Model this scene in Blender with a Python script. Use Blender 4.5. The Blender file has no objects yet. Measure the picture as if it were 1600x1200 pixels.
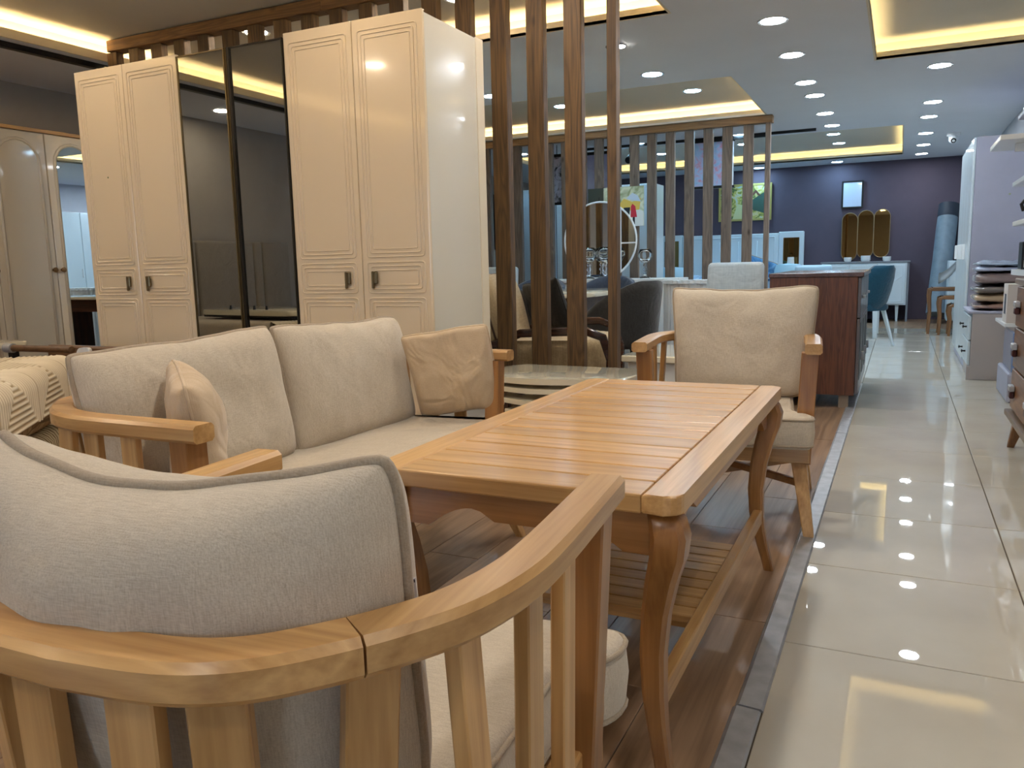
import bpy, bmesh, math, random
from mathutils import Vector, Matrix, noise
R = math.radians
random.seed(7)
S = bpy.context.scene
COL = S.collection

# ------------------------------------------------------------------ camera, world, exposure
cam_d = bpy.data.cameras.new('camera'); cam = bpy.data.objects.new('camera', cam_d); COL.objects.link(cam)
yaw, pit, rol = 0.44982396, -0.1472744, -0.02319953
fw = Vector((-math.sin(yaw)*math.cos(pit), math.cos(yaw)*math.cos(pit), math.sin(pit)))
r0 = Vector((math.cos(yaw), math.sin(yaw), 0)); u0 = r0.cross(fw)
rr = math.cos(rol)*r0 + math.sin(rol)*u0; uu = -math.sin(rol)*r0 + math.cos(rol)*u0
M = Matrix((rr, uu, -fw)).transposed().to_4x4(); M.translation = Vector((0, 0, 1.0))
cam.matrix_world = M
cam_d.sensor_width = 36; cam_d.lens = 1255.2/1600*36; cam_d.clip_start = 0.02; cam_d.clip_end = 100
S.camera = cam
S.view_settings.view_transform = 'Standard'; S.view_settings.look = 'None'
S.view_settings.gamma = 1; S.view_settings.use_curve_mapping = False
S.view_settings.exposure = 1.3
W = bpy.data.worlds.new('world'); S.world = W; W.use_nodes = True
W.node_tree.nodes['Background'].inputs[0].default_value = (0.55, 0.74, 1.0, 1)
W.node_tree.nodes['Background'].inputs[1].default_value = 2.2
LED = 34.0       # downlight lens radiance
COVE_WARM = 18.0  # cove strip radiance

# ------------------------------------------------------------------ materials
def lin(c):
    return tuple(((x/255)/12.92 if x/255 <= .04045 else ((x/255+.055)/1.055)**2.4) for x in c)
MC = {}
def base(name):
    m = bpy.data.materials.new(name); m.use_nodes = True
    nt = m.node_tree; b = nt.nodes['Principled BSDF']
    return m, nt, b
def plain(name, c, rough=.5, metal=0, coat=0, spec=.5, noise_amt=.0, nscale=8, bump=0, bscale=60, trans=0, ior=1.45, coatr=.05):
    if name in MC: return MC[name]
    m, nt, b = base(name); c = lin(c)
    b.inputs['Base Color'].default_value = (*c, 1); b.inputs['Roughness'].default_value = rough
    b.inputs['Metallic'].default_value = metal; b.inputs['Coat Weight'].default_value = coat
    b.inputs['Coat Roughness'].default_value = coatr
    b.inputs['Specular IOR Level'].default_value = spec; b.inputs['IOR'].default_value = ior
    b.inputs['Transmission Weight'].default_value = trans
    tc = nt.nodes.new('ShaderNodeTexCoord')
    if noise_amt:
        n = nt.nodes.new('ShaderNodeTexNoise'); n.inputs['Scale'].default_value = nscale; n.inputs['Detail'].default_value = 5
        nt.links.new(tc.outputs['Object'], n.inputs['Vector'])
        r = nt.nodes.new('ShaderNodeValToRGB')
        r.color_ramp.elements[0].position = .3; r.color_ramp.elements[1].position = .7
        r.color_ramp.elements[0].color = (*[x*(1-noise_amt) for x in c], 1)
        r.color_ramp.elements[1].color = (*[min(1, x*(1+noise_amt)) for x in c], 1)
        nt.links.new(n.outputs['Fac'], r.inputs[0]); nt.links.new(r.outputs[0], b.inputs['Base Color'])
    if bump:
        n2 = nt.nodes.new('ShaderNodeTexNoise'); n2.inputs['Scale'].default_value = bscale; n2.inputs['Detail'].default_value = 3
        nt.links.new(tc.outputs['Object'], n2.inputs['Vector'])
        bp = nt.nodes.new('ShaderNodeBump'); bp.inputs['Strength'].default_value = bump; bp.inputs['Distance'].default_value = .01
        nt.links.new(n2.outputs['Fac'], bp.inputs['Height']); nt.links.new(bp.outputs[0], b.inputs['Normal'])
    MC[name] = m; return m
def emis(name, c, s):
    if name in MC: return MC[name]
    m, nt, b = base(name)
    b.inputs['Base Color'].default_value = (0, 0, 0, 1)
    b.inputs['Emission Color'].default_value = (*c, 1); b.inputs['Emission Strength'].default_value = s
    MC[name] = m; return m
def wood(name, dark, light, axis='x', rough=.35, fine=1.0, coat=.2, var=.16, scale=9, knots=False, bump=.15, rings=0):
    key = name+'_'+axis
    if key in MC: return MC[key]
    m, nt, b = base(key); L = nt.links
    d, l = lin(dark), lin(light)
    tc = nt.nodes.new('ShaderNodeTexCoord'); oi = nt.nodes.new('ShaderNodeObjectInfo')
    add = nt.nodes.new('ShaderNodeVectorMath'); add.operation = 'MULTIPLY_ADD'
    comb = nt.nodes.new('ShaderNodeCombineXYZ')
    for i in range(3): L.new(oi.outputs['Random'], comb.inputs[i])
    add.inputs[1].default_value = (7.3, 5.1, 3.7)
    L.new(comb.outputs[0], add.inputs[0]); L.new(tc.outputs['Object'], add.inputs[2])
    mp = nt.nodes.new('ShaderNodeMapping')
    s = [scale]*3; s['xyz'.index(axis)] = scale*.09
    mp.inputs['Scale'].default_value = s
    L.new(add.outputs[0], mp.inputs['Vector'])
    n = nt.nodes.new('ShaderNodeTexNoise'); n.inputs['Scale'].default_value = 1.0; n.inputs['Detail'].default_value = 2; n.inputs['Distortion'].default_value = .6
    L.new(mp.outputs[0], n.inputs['Vector'])
    # rings: distorted bands
    mul = nt.nodes.new('ShaderNodeMath'); mul.operation = 'MULTIPLY'; mul.inputs[1].default_value = rings or (6 if knots else 4.5)
    L.new(n.outputs['Fac'], mul.inputs[0])
    fr = nt.nodes.new('ShaderNodeMath'); fr.operation = 'PINGPONG'; fr.inputs[1].default_value = .5
    L.new(mul.outputs[0], fr.inputs[0])
    mp2 = nt.nodes.new('ShaderNodeMapping'); s2 = [130*fine]*3; s2['xyz'.index(axis)] = 4*fine
    mp2.inputs['Scale'].default_value = s2; L.new(add.outputs[0], mp2.inputs['Vector'])
    n2 = nt.nodes.new('ShaderNodeTexNoise'); n2.inputs['Scale'].default_value = 1; n2.inputs['Detail'].default_value = 3
    L.new(mp2.outputs[0], n2.inputs['Vector'])
    ma = nt.nodes.new('ShaderNodeMath'); ma.operation = 'MULTIPLY_ADD'; ma.inputs[1].default_value = .55
    L.new(n2.outputs['Fac'], ma.inputs[0]); 
    mb_ = nt.nodes.new('ShaderNodeMath'); mb_.operation = 'MULTIPLY'; mb_.inputs[1].default_value = .85 if rings else .6
    L.new(fr.outputs[0], mb_.inputs[0]); L.new(mb_.outputs[0], ma.inputs[2])
    cr = nt.nodes.new('ShaderNodeValToRGB')
    cr.color_ramp.elements[0].position = .12; cr.color_ramp.elements[1].position = .78
    cr.color_ramp.elements[0].color = (*d, 1); cr.color_ramp.elements[1].color = (*l, 1)
    L.new(ma.outputs[0], cr.inputs[0])
    hs = nt.nodes.new('ShaderNodeHueSaturation')
    mr = nt.nodes.new('ShaderNodeMapRange'); mr.inputs[3].default_value = 1-var; mr.inputs[4].default_value = 1+var
    L.new(oi.outputs['Random'], mr.inputs[0]); L.new(mr.outputs[0], hs.inputs['Value'])
    L.new(cr.outputs[0], hs.inputs['Color']); out = hs.outputs[0]
    if knots:
        mp3 = nt.nodes.new('ShaderNodeMapping'); s3 = [5]*3; s3['xyz'.index(axis)] = 2.2
        mp3.inputs['Scale'].default_value = s3; L.new(add.outputs[0], mp3.inputs['Vector'])
        vo = nt.nodes.new('ShaderNodeTexVoronoi'); vo.inputs['Scale'].default_value = 1; L.new(mp3.outputs[0], vo.inputs['Vector'])
        kr = nt.nodes.new('ShaderNodeValToRGB'); kr.color_ramp.elements[0].position = .03; kr.color_ramp.elements[1].position = .1
        kr.color_ramp.elements[0].color = (.25, .2, .18, 1); kr.color_ramp.elements[1].color = (1, 1, 1, 1)
        L.new(vo.outputs['Distance'], kr.inputs[0])
        mx = nt.nodes.new('ShaderNodeMix'); mx.data_type = 'RGBA'; mx.blend_type = 'MULTIPLY'; mx.inputs[0].default_value = 1
        L.new(out, mx.inputs[6]); L.new(kr.outputs[0], mx.inputs[7]); out = mx.outputs[2]
    L.new(out, b.inputs['Base Color'])
    b.inputs['Roughness'].default_value = rough; b.inputs['Coat Weight'].default_value = coat; b.inputs['Coat Roughness'].default_value = .2
    if bump:
        bp = nt.nodes.new('ShaderNodeBump'); bp.inputs['Strength'].default_value = bump; bp.inputs['Distance'].default_value = .002
        L.new(ma.outputs[0], bp.inputs['Height']); L.new(bp.outputs[0], b.inputs['Normal'])
    MC[key] = m; return m
def fabric(name, c, c2=None, weave=1.0, rough=.9, wr=.2, dens=640):
    if name in MC: return MC[name]
    m, nt, b = base(name); L = nt.links
    c2 = c2 or tuple(int(x*.78) for x in c); a, d = lin(c), lin(c2)
    tc = nt.nodes.new('ShaderNodeTexCoord')
    facs = []
    for ax in (0, 2):
        mp = nt.nodes.new('ShaderNodeMapping'); s = [dens]*3; s[ax] = dens*.09
        mp.inputs['Scale'].default_value = s; L.new(tc.outputs['Object'], mp.inputs['Vector'])
        n = nt.nodes.new('ShaderNodeTexNoise'); n.inputs['Scale'].default_value = 1; n.inputs['Detail'].default_value = 1
        L.new(mp.outputs[0], n.inputs['Vector']); facs.append(n)
    ad = nt.nodes.new('ShaderNodeMath'); ad.operation = 'ADD'
    L.new(facs[0].outputs['Fac'], ad.inputs[0]); L.new(facs[1].outputs['Fac'], ad.inputs[1])
    big = nt.nodes.new('ShaderNodeTexNoise'); big.inputs['Scale'].default_value = 6; big.inputs['Detail'].default_value = 3
    L.new(tc.outputs['Object'], big.inputs['Vector'])
    ad2 = nt.nodes.new('ShaderNodeMath'); ad2.operation = 'MULTIPLY_ADD'; ad2.inputs[1].default_value = .3
    L.new(big.outputs['Fac'], ad2.inputs[0]); L.new(ad.outputs[0], ad2.inputs[2])
    cr = nt.nodes.new('ShaderNodeValToRGB'); cr.color_ramp.elements[0].position = .85; cr.color_ramp.elements[1].position = 1.4
    cr.color_ramp.elements[1].position = 1.0; cr.color_ramp.elements[0].position = .0
    mr = nt.nodes.new('ShaderNodeMapRange'); mr.inputs[1].default_value = 1.15-.45*weave-.1; mr.inputs[2].default_value = 1.15+.45*weave-.0
    L.new(ad2.outputs[0], mr.inputs[0]); L.new(mr.outputs[0], cr.inputs[0])
    cr.color_ramp.elements[0].color = (*d, 1); cr.color_ramp.elements[1].color = (*a, 1)
    L.new(cr.outputs[0], b.inputs['Base Color'])
    b.inputs['Roughness'].default_value = rough; b.inputs['Specular IOR Level'].default_value = .2
    b.inputs['Sheen Weight'].default_value = .25; b.inputs['Sheen Roughness'].default_value = .5
    wn = nt.nodes.new('ShaderNodeTexNoise'); wn.inputs['Scale'].default_value = 7; wn.inputs['Detail'].default_value = 2; wn.inputs['Distortion'].default_value = 1.2
    L.new(tc.outputs['Object'], wn.inputs['Vector'])
    b1 = nt.nodes.new('ShaderNodeBump'); b1.inputs['Strength'].default_value = wr; b1.inputs['Distance'].default_value = .05
    L.new(wn.outputs['Fac'], b1.inputs['Height'])
    b2 = nt.nodes.new('ShaderNodeBump'); b2.inputs['Strength'].default_value = .25; b2.inputs['Distance'].default_value = .0015
    L.new(ad.outputs[0], b2.inputs['Height']); L.new(b1.outputs[0], b2.inputs['Normal']); L.new(b2.outputs[0], b.inputs['Normal'])
    MC[name] = m; return m
def tilemat():
    m, nt, b = base('polished_tile'); L = nt.links
    tc = nt.nodes.new('ShaderNodeTexCoord'); oi = nt.nodes.new('ShaderNodeObjectInfo')
    n = nt.nodes.new('ShaderNodeTexNoise'); n.inputs['Scale'].default_value = 3; n.inputs['Detail'].default_value = 6
    L.new(tc.outputs['Object'], n.inputs['Vector'])
    cr = nt.nodes.new('ShaderNodeValToRGB'); cr.color_ramp.elements[0].position = .3; cr.color_ramp.elements[1].position = .75
    cr.color_ramp.elements[0].color = (*lin((188, 180, 163)), 1); cr.color_ramp.elements[1].color = (*lin((202, 196, 180)), 1)
    L.new(n.outputs['Fac'], cr.inputs[0]); L.new(cr.outputs[0], b.inputs['Base Color'])
    b.inputs['Roughness'].default_value = .45; b.inputs['Specular IOR Level'].default_value = .2
    b.inputs['Coat Weight'].default_value = 1; b.inputs['Coat Roughness'].default_value = .015; b.inputs['Coat IOR'].default_value = 1.55
    return m

HONEY = dict(dark=(166, 120, 64), light=(218, 174, 114), rough=.36, coat=.25, var=.13, bump=.06)
def honey(ax): return wood('honey_beech', axis=ax, **HONEY)
def honeyd(ax): return wood('amber_beech', (128, 84, 42), (176, 124, 70), axis=ax, rough=.32, coat=.3, var=.08, bump=.06)
def pine(ax): return wood('stained_pine', (56, 38, 20), (124, 92, 52), axis=ax, rough=.6, coat=0, var=.14, scale=14, knots=True, bump=.4)
def pinegrey(ax): return wood('grey_pine', (78, 68, 60), (134, 116, 102), axis=ax, rough=.65, coat=0, var=.14, scale=14, knots=True, bump=.4)
def laminate(): return wood('oak_laminate', (108, 84, 64), (166, 136, 108), axis='y', rough=.3, coat=.15, var=.13, scale=5, fine=.8, bump=.25, rings=6)
LINEN = fabric('linen', (206, 194, 174), (176, 162, 142), weave=.9, wr=.18)
LINEN2 = fabric('linen_piping', (176, 160, 138), (146, 130, 110), wr=.0)
VELV = fabric('beige_cotton', (210, 188, 158), (188, 164, 132), weave=1.6, wr=.5)
CREAM = plain('cream_lacquer', (220, 202, 172), .16, coat=.7, spec=.5, coatr=.06, bump=.03, bscale=25)
CREAMD = plain('ivory_lacquer', (222, 212, 192), .2, coat=.4)
SIDEW = plain('white_board_side', (206, 202, 190), .2, coat=.4, bump=.03, bscale=25)
MIRROR = plain('smoked_mirror', (172, 174, 172), .015, metal=1)
MIRC = plain('clear_mirror', (215, 225, 230), .01, metal=1)
MIRB = plain('bronze_mirror', (160, 132, 84), .02, metal=1)
BRONZE = plain('bronze_metal', (120, 105, 78), .35, metal=.9)
STEEL = plain('brushed_aluminium', (176, 178, 182), .45, metal=.6, noise_amt=.15, nscale=20)
BLACK = plain('black_plastic', (16, 16, 18), .4)
DARKM = plain('dark_profile', (44, 40, 34), .35, metal=.5)
WHITE = plain('white_satin', (226, 230, 232), .3, coat=.2)
WALLG = plain('grey_paint', (160, 152, 142), .9, noise_amt=.03)
WALLP = plain('plum_paint', (86, 78, 92), .9, noise_amt=.03)
WALLW = plain('pale_paint', (196, 198, 204), .9, noise_amt=.03)
CEIL = plain('ceiling_paint', (214, 218, 224), .92, noise_amt=.02, nscale=2)
TRAYC = plain('tray_paint', (206, 200, 186), .92, noise_amt=.02, nscale=2)
TILE = tilemat()
GLASS = plain('clear_glass', (255, 255, 255), .02, trans=1, ior=1.45)

# ------------------------------------------------------------------ mesh helpers
def bm_new(): return bmesh.new()
def _tf(vs, mat):
    for v in vs: v.co = mat @ v.co
def box(bm, c, s, bev=0.0, rot=None, seg=1):
    r = bmesh.ops.create_cube(bm, size=1); vs = r['verts']
    for v in vs: v.co = Vector((v.co.x*s[0], v.co.y*s[1], v.co.z*s[2]))
    if bev:
        es = list({e for v in vs for e in v.link_edges})
        rb = bmesh.ops.bevel(bm, geom=es, offset=min(bev, min(s)*.49), segments=seg, affect='EDGES', profile=.5)
        vs = list({v for f in rb['faces'] for v in f.verts} | {v for v in vs if v.is_valid})
    T = Matrix.Translation(Vector(c))
    if rot is not None: T = T @ rot.to_4x4()
    _tf(vs, T); return vs
def bb(bm, x0, x1, y0, y1, z0, z1, bev=0.0, seg=1):
    return box(bm, ((x0+x1)/2, (y0+y1)/2, (z0+z1)/2), (abs(x1-x0), abs(y1-y0), abs(z1-z0)), bev, None, seg)
def loft(bm, secs, closed=True, cap=True):
    rows = [[bm.verts.new(p) for p in s] for s in secs]; n = len(rows[0])
    for a, b in zip(rows, rows[1:]):
        for i in range(n if closed else n-1):
            j = (i+1) % n
            bm.faces.new((a[i], a[j], b[j], b[i]))
    if cap and closed:
        try: bm.faces.new(rows[0][::-1]); bm.faces.new(rows[-1])
        except ValueError: pass
    return rows
def rect(w, h, ch=.0):
    if not ch: return [(-w/2, -h/2), (w/2, -h/2), (w/2, h/2), (-w/2, h/2)]
    a, b = w/2, h/2
    return [(-a+ch, -b), (a-ch, -b), (a, -b+ch), (a, b-ch), (a-ch, b), (-a+ch, b), (-a, b-ch), (-a, -b+ch)]
def bar(bm, p0, p1, w, h, w1=None, h1=None, up=(0, 0, 1), ch=0.0, mids=None):
    """bar from p0 to p1; w = side width, h = height along up"""
    p0, p1 = Vector(p0), Vector(p1); d = (p1-p0).normalized(); up = Vector(up)
    if abs(d.dot(up)) > .98: up = Vector((0, 1, 0))
    x = d.cross(up).normalized(); y = x.cross(d)
    w1 = w1 if w1 is not None else w; h1 = h1 if h1 is not None else h
    secs = []
    for p, a, b in ((p0, w, h), (p1, w1, h1)):
        secs.append([p + x*u + y*v for u, v in rect(a, b, ch)])
    loft(bm, secs)
def sweep(bm, pts, prof, up=(0, 0, 1), closed=False, scales=None, cap=True):
    pts = [Vector(p) for p in pts]; n = len(pts); up = Vector(up); secs = []
    for i, p in enumerate(pts):
        a = pts[(i-1) % n] if (closed or i > 0) else p; b = pts[(i+1) % n] if (closed or i < n-1) else p
        d = (b-a).normalized(); x = d.cross(up)
        if x.length < 1e-4: x = d.cross(Vector((1, 0, 0)))
        x.normalize(); y = x.cross(d)
        s = scales[i] if scales else 1
        secs.append([p + x*u*s + y*v*s for u, v in prof])
    if closed: secs.append(secs[0][:])
    rows = loft(bm, secs, cap=cap and not closed)
    if closed: bmesh.ops.remove_doubles(bm, verts=rows[0]+rows[-1], dist=1e-6)
def circ(r, n=8): return [(r*math.cos(2*math.pi*i/n), r*math.sin(2*math.pi*i/n)) for i in range(n)]
def tube(bm, pts, r, n=8, closed=False, scales=None):
    pts = [Vector(p) for p in pts]; m = len(pts); secs = []; nrm = None
    for i, p in enumerate(pts):
        a = pts[(i-1) % m] if (closed or i > 0) else p; b = pts[(i+1) % m] if (closed or i < m-1) else p
        d = (b-a).normalized()
        if nrm is None:
            nrm = d.cross(Vector((0, 0, 1)));
            if nrm.length < .1: nrm = d.cross(Vector((1, 0, 0)))
        nrm = (nrm - d*nrm.dot(d)).normalized(); bi = d.cross(nrm)
        s = scales[i] if scales else 1
        secs.append([p + nrm*u*s + bi*v*s for u, v in circ(r, n)])
    if closed: secs.append(secs[0][:])
    rows = loft(bm, secs, cap=not closed)
    if closed: bmesh.ops.remove_doubles(bm, verts=rows[0]+rows[-1], dist=1e-6)
def lathe(bm, prof, c=(0, 0, 0), n=20):
    secs = [[Vector((c[0]+r*math.cos(2*math.pi*i/n), c[1]+r*math.sin(2*math.pi*i/n), c[2]+z)) for i in range(n)] for r, z in prof]
    loft(bm, secs)
def prism(bm, poly, z0, z1, bev=0.0, seg=2, mat=None, segd=None):
    bot = [bm.verts.new((x, y, z0)) for x, y in poly]; top = [bm.verts.new((x, y, z1)) for x, y in poly]
    f0 = bm.faces.new(bot[::-1]); f1 = bm.faces.new(top); n = len(poly)
    for i in range(n): bm.faces.new((bot[i], bot[(i+1) % n], top[(i+1) % n], top[i]))
    vs = bot+top
    if bev:
        es = list(f0.edges)+list(f1.edges)
        rb = bmesh.ops.bevel(bm, geom=es, offset=bev, segments=seg, affect='EDGES', profile=.5)
        vs = list({v for f in rb['faces'] for v in f.verts} | {v for v in vs if v.is_valid})
    if mat is not None: _tf(vs, mat)
    return vs
def roundpoly(poly, r, n=4):
    out = []; m = len(poly)
    for i in range(m):
        p = Vector(poly[i]); a = Vector(poly[i-1]); b = Vector(poly[(i+1) % m])
        rad = r[i] if isinstance(r, (list, tuple)) else r
        if rad <= 0: out.append(tuple(p)); continue
        da = (a-p).normalized(); db = (b-p).normalized()
        rad = min(rad, (a-p).length*.49, (b-p).length*.49)
        p0, p2 = p+da*rad, p+db*rad
        for k in range(n+1):
            t = k/n; q = p0*(1-t)**2 + p*2*t*(1-t) + p2*t*t; out.append((q.x, q.y))
    return out
def lk(name, bm, mat, parent=None, smooth=False, loc=None):
    bmesh.ops.recalc_face_normals(bm, faces=bm.faces)
    me = bpy.data.meshes.new(name); bm.to_mesh(me); bm.free()
    if smooth is True:
        for p in me.polygons: p.use_smooth = True
    elif smooth == 'auto':
        for p in me.polygons: p.use_smooth = True
        me.set_sharp_from_angle(angle=R(38))
    me.materials.append(mat)
    o = bpy.data.objects.new(name, me); COL.objects.link(o)
    if loc: o.location = loc
    if parent: o.parent = parent
    return o
def tag(o, label=None, cat=None, group=None, kind=None):
    if label: o['label'] = label
    if cat: o['category'] = cat
    if group: o['group'] = group
    if kind: o['kind'] = kind
    return o
def thing(name, label, cat, loc=(0, 0, 0), rz=0, group=None):
    o = bpy.data.objects.new(name, None); o.empty_display_size = .1; COL.objects.link(o)
    o.location = loc; o.rotation_euler = (0, 0, rz); return tag(o, label, cat, group)
def dup(root, loc=None, rz=None, label=None, group=None):
    def cp(o, par):
        c = o.copy(); COL.objects.link(c); c.parent = par
        for ch in list(o.children): cp(ch, c)
        return c
    r = cp(root, None)
    if loc is not None: r.location = loc
    if rz is not None: r.rotation_euler = (0, 0, rz)
    if label: r['label'] = label
    if group: r['group'] = group
    return r
def B(name, dims, mat, parent=None, bev=0, smooth=False, seg=1):
    """one box part whose mesh is centred on its own origin"""
    x0, x1, y0, y1, z0, z1 = dims
    bm = bm_new(); box(bm, (0, 0, 0), (abs(x1-x0), abs(y1-y0), abs(z1-z0)), bev, None, seg)
    return lk(name, bm, mat, parent, smooth, ((x0+x1)/2, (y0+y1)/2, (z0+z1)/2))
def struct(o): o['kind'] = 'structure'; return o
def stext(name, s, size, mat, parent, loc, rot, ext=.0006):
    c = bpy.data.curves.new(name, 'FONT'); c.body = s; c.size = size; c.extrude = ext; c.align_x = 'CENTER'; c.align_y = 'CENTER'
    o = bpy.data.objects.new(name, c); COL.objects.link(o); o.parent = parent; o.location = loc; o.rotation_euler = rot
    c.materials.append(mat); return o

# ------------------------------------------------------------------ room shell
XL, XR, YB, YF, ZC, ZT = -6.25, 1.07, 14.25, -4.0, 2.48, 2.62
SX = -.295   # left edge of the metal floor strip
fl = struct(B('floor', (XL, XR, YF, YB, -.08, -.012), plain('screed', (60, 52, 44), .8)))
fl_par = lambda o: (setattr(o, 'parent', fl), setattr(o, 'matrix_parent_inverse', Matrix.Translation(-Vector(fl.location))))
LAM = laminate()
def planks():
    # nearest planks are single pieces sharing one mesh; the rest are one joined surface
    W_, L_ = .195, 1.24; cache = {}
    far = bm_new(); x = SX; col = 0
    while x > XL+.02:
        x0 = max(x-W_, XL); off = (col*.47) % L_; y = YF - off
        while y < YB:
            ya, yb_ = max(y, YF), min(y+L_, YB)
            if not (ya > 6.9 and x > -1.28 and ya < 12.4) and yb_-ya > .05:
                near = (-2.9 < x and ya < 3.6 and yb_ > 0) or (-4.6 < x <= -2.9 and yb_ > 1.6 and ya < 3.1)
                if near:
                    k = (round(x-x0, 3), round(yb_-ya, 3))
                    if k not in cache:
                        b = bm_new(); box(b, (0, 0, 0), (k[0]-.0022, k[1]-.0022, .012), .0012)
                        o = lk('plank', b, LAM, None, False, ((x+x0)/2, (ya+yb_)/2, -.006)); cache[k] = o
                    else:
                        o = cache[k].copy(); COL.objects.link(o); o.location = ((x+x0)/2, (ya+yb_)/2, -.006)
                    fl_par(o)
                else: bb(far, x0+.0011, x-.0011, ya+.0011, yb_-.0011, -.012, 0)
            y += L_
        x -= W_; col += 1
    bb(far, XL, -1.28, 12.4, 12.41, -.012, -.001)
    o = lk('plank_field', far, LAM); fl_par(o); o['kind'] = 'stuff'
planks()
def tiles():
    src = {}
    P = .6085
    def t(x0, x1, y0, y1):
        k = (round(x1-x0, 3), round(y1-y0, 3))
        if k not in src:
            b = bm_new(); box(b, (0, 0, 0), (k[0]-.004, k[1]-.004, .012), .0015)
            o = lk('tile', b, TILE, None, False, ((x0+x1)/2, (y0+y1)/2, -.006)); src[k] = o
        else:
            o = src[k].copy(); COL.objects.link(o); o.location = ((x0+x1)/2, (y0+y1)/2, -.006)
        fl_par(o)
    ys = [2.104 + P*k for k in range(-4, 17)]
    for a, b_ in zip(ys, ys[1:]):
        t(-.237, .362, a, b_); t(.362, .966, a, b_); t(.966, XR, a, b_)
        if a > 6.9: t(-.845, -.237, a, b_); t(-1.28, -.845, a, b_)
    rest = bm_new(); bb(rest, SX, XR, YF, ys[0]-.003, -.012, 0); bb(rest, -1.28, XR, ys[-1]+.003, 12.4, -.012, 0)
    o = lk('tile_field', rest, TILE); fl_par(o); o['kind'] = 'stuff'
    w = bm_new(); bb(w, -1.28, XR, 12.4, YB, -.012, 0); o = lk('plank_field', w, LAM); fl_par(o); o['kind'] = 'stuff'
    g = bm_new(); bb(g, -1.28, XR, -.3, 12.4, -.0119, -.0035); o = lk('grout', g, plain('grout', (92, 80, 66), .9)); fl_par(o)
tiles()
tr = bpy.data.objects.new('trim_1', None); COL.objects.link(tr); struct(tr)
for (a, b_) in ((-3.9, 1.728), (1.735, 4.86), (4.868, 6.9)):
    bm = bm_new(); prof = [(-.031, -.004), (.031, -.004), (.031, .001), (.026, .005), (-.022, .0075), (-.031, .001)]
    loft(bm, [[Vector((-.265-(.004 if b_ < 2 else 0)+u, y, v)) for u, v in prof] for y in (a, b_)])
    o = lk('metal_strip', bm, STEEL, tr)

struct(B('wall_left', (XL-.12, XL, YF, YB, 0, 2.8), WALLG))
struct(B('wall_right', (XR, XR+.12, YF, YB, 0, 2.8), WALLW))
struct(B('wall_back', (XL-.12, XR+.12, YB, YB+.12, 0, 2.8), WALLP))
bm = bm_new()
bb(bm, XL, XR, YF-.12, YF, 0, .5); bb(bm, XL, XR, YF-.12, YF, 2.2, 2.8)
for a, b_ in ((XL, -5.6), (-3.6, -3.3), (-2.2, -.35), (.8, XR)): bb(bm, a, b_, YF-.12, YF, .5, 2.2)
struct(lk('wall_front', bm, WALLW))
for i, (a, b_) in enumerate(((-5.6, -3.6), (-3.3, -2.2), (-.35, .8))):
    bm = bm_new()
    for q in (bb,): 
        bb(bm, a, b_, YF-.1, YF-.04, .5, .56); bb(bm, a, b_, YF-.1, YF-.04, 2.14, 2.2)
        bb(bm, a, a+.05, YF-.1, YF-.04, .56, 2.14); bb(bm, b_-.05, b_, YF-.1, YF-.04, .56, 2.14)
    w = struct(lk('window_%d' % (i+1), bm, WHITE)); 
    bm = bm_new(); bb(bm, a+.05, b_-.05, YF-.075, YF-.069, .56, 2.14); lk('pane', bm, GLASS, w)

# ceiling: lower slab with rectangular openings, raised trays with cove strips
TR = [(-5.1, -1.33, -1.6, 5.04), (-5.1, -1.33, 6.98, 8.93), (-5.1, -.05, 10.55, 13.5), (-.235, .93, 2.6, 7.0)]
bm = bm_new()
xs = sorted({XL, XR} | {t[i] for t in TR for i in (0, 1)}); ys = sorted({YF, YB} | {t[i] for t in TR for i in (2, 3)})
for a, b_ in zip(xs, xs[1:]):
    for c, d in zip(ys, ys[1:]):
        mx, my = (a+b_)/2, (c+d)/2
        if any(t[0] < mx < t[1] and t[2] < my < t[3] for t in TR): continue
        bb(bm, a, b_, c, d, ZC, ZC+.02)
bmesh.ops.remove_doubles(bm, verts=bm.verts, dist=1e-5)
ceil = struct(lk('ceiling', bm, CEIL))
struct(B('ceiling', (XL-.12, XR+.12, YF-.12, YB+.12, ZT+.06, ZT+.12), CEIL))
LIPM = plain('lip_paint', (214, 204, 180), .9)
def tray(x0, x1, y0, y1, strength, col, nm):
    g = .13
    bm = bm_new()
    bb(bm, x0-g, x1+g, y0-g, y1+g, ZT, ZT+.02)
    bb(bm, x0-g-.02, x0-g, y0-g-.02, y1+g+.02, ZC+.02, ZT+.02); bb(bm, x1+g, x1+g+.02, y0-g-.02, y1+g+.02, ZC+.02, ZT+.02)
    bb(bm, x0-g, x1+g, y0-g-.02, y0-g, ZC+.02, ZT+.02); bb(bm, x0-g, x1+g, y1+g, y1+g+.02, ZC+.02, ZT+.02)
    lk('raised_panel', bm, TRAYC, ceil)
    bm = bm_new(); z1 = ZC+.055
    bb(bm, x0-.015, x0, y0-.015, y1+.015, ZC-.001, z1); bb(bm, x1, x1+.015, y0-.015, y1+.015, ZC-.001, z1)
    bb(bm, x0, x1, y0-.015, y0, ZC-.001, z1); bb(bm, x0, x1, y1, y1+.015, ZC-.001, z1)
    lk('cove_lip', bm, LIPM, ceil)
    em = emis('cove_led_'+nm, col, strength); s = .05
    for (a, b_, c, d) in ((x0-s-.012, x0-s, y0-s, y1+s), (x1+s, x1+s+.012, y0-s, y1+s), (x0-s, x1+s, y0-s-.012, y0-s), (x0-s, x1+s, y1+s, y1+s+.012)):
        bm = bm_new(); bb(bm, a, b_, c, d, ZC+.022, ZC+.03)
        tag(lk('cove_strip', bm, em, ceil), 'glowing warm LED strip')
tray(*TR[0], COVE_WARM*1.35, (1, .70, .34), 'front')
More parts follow.
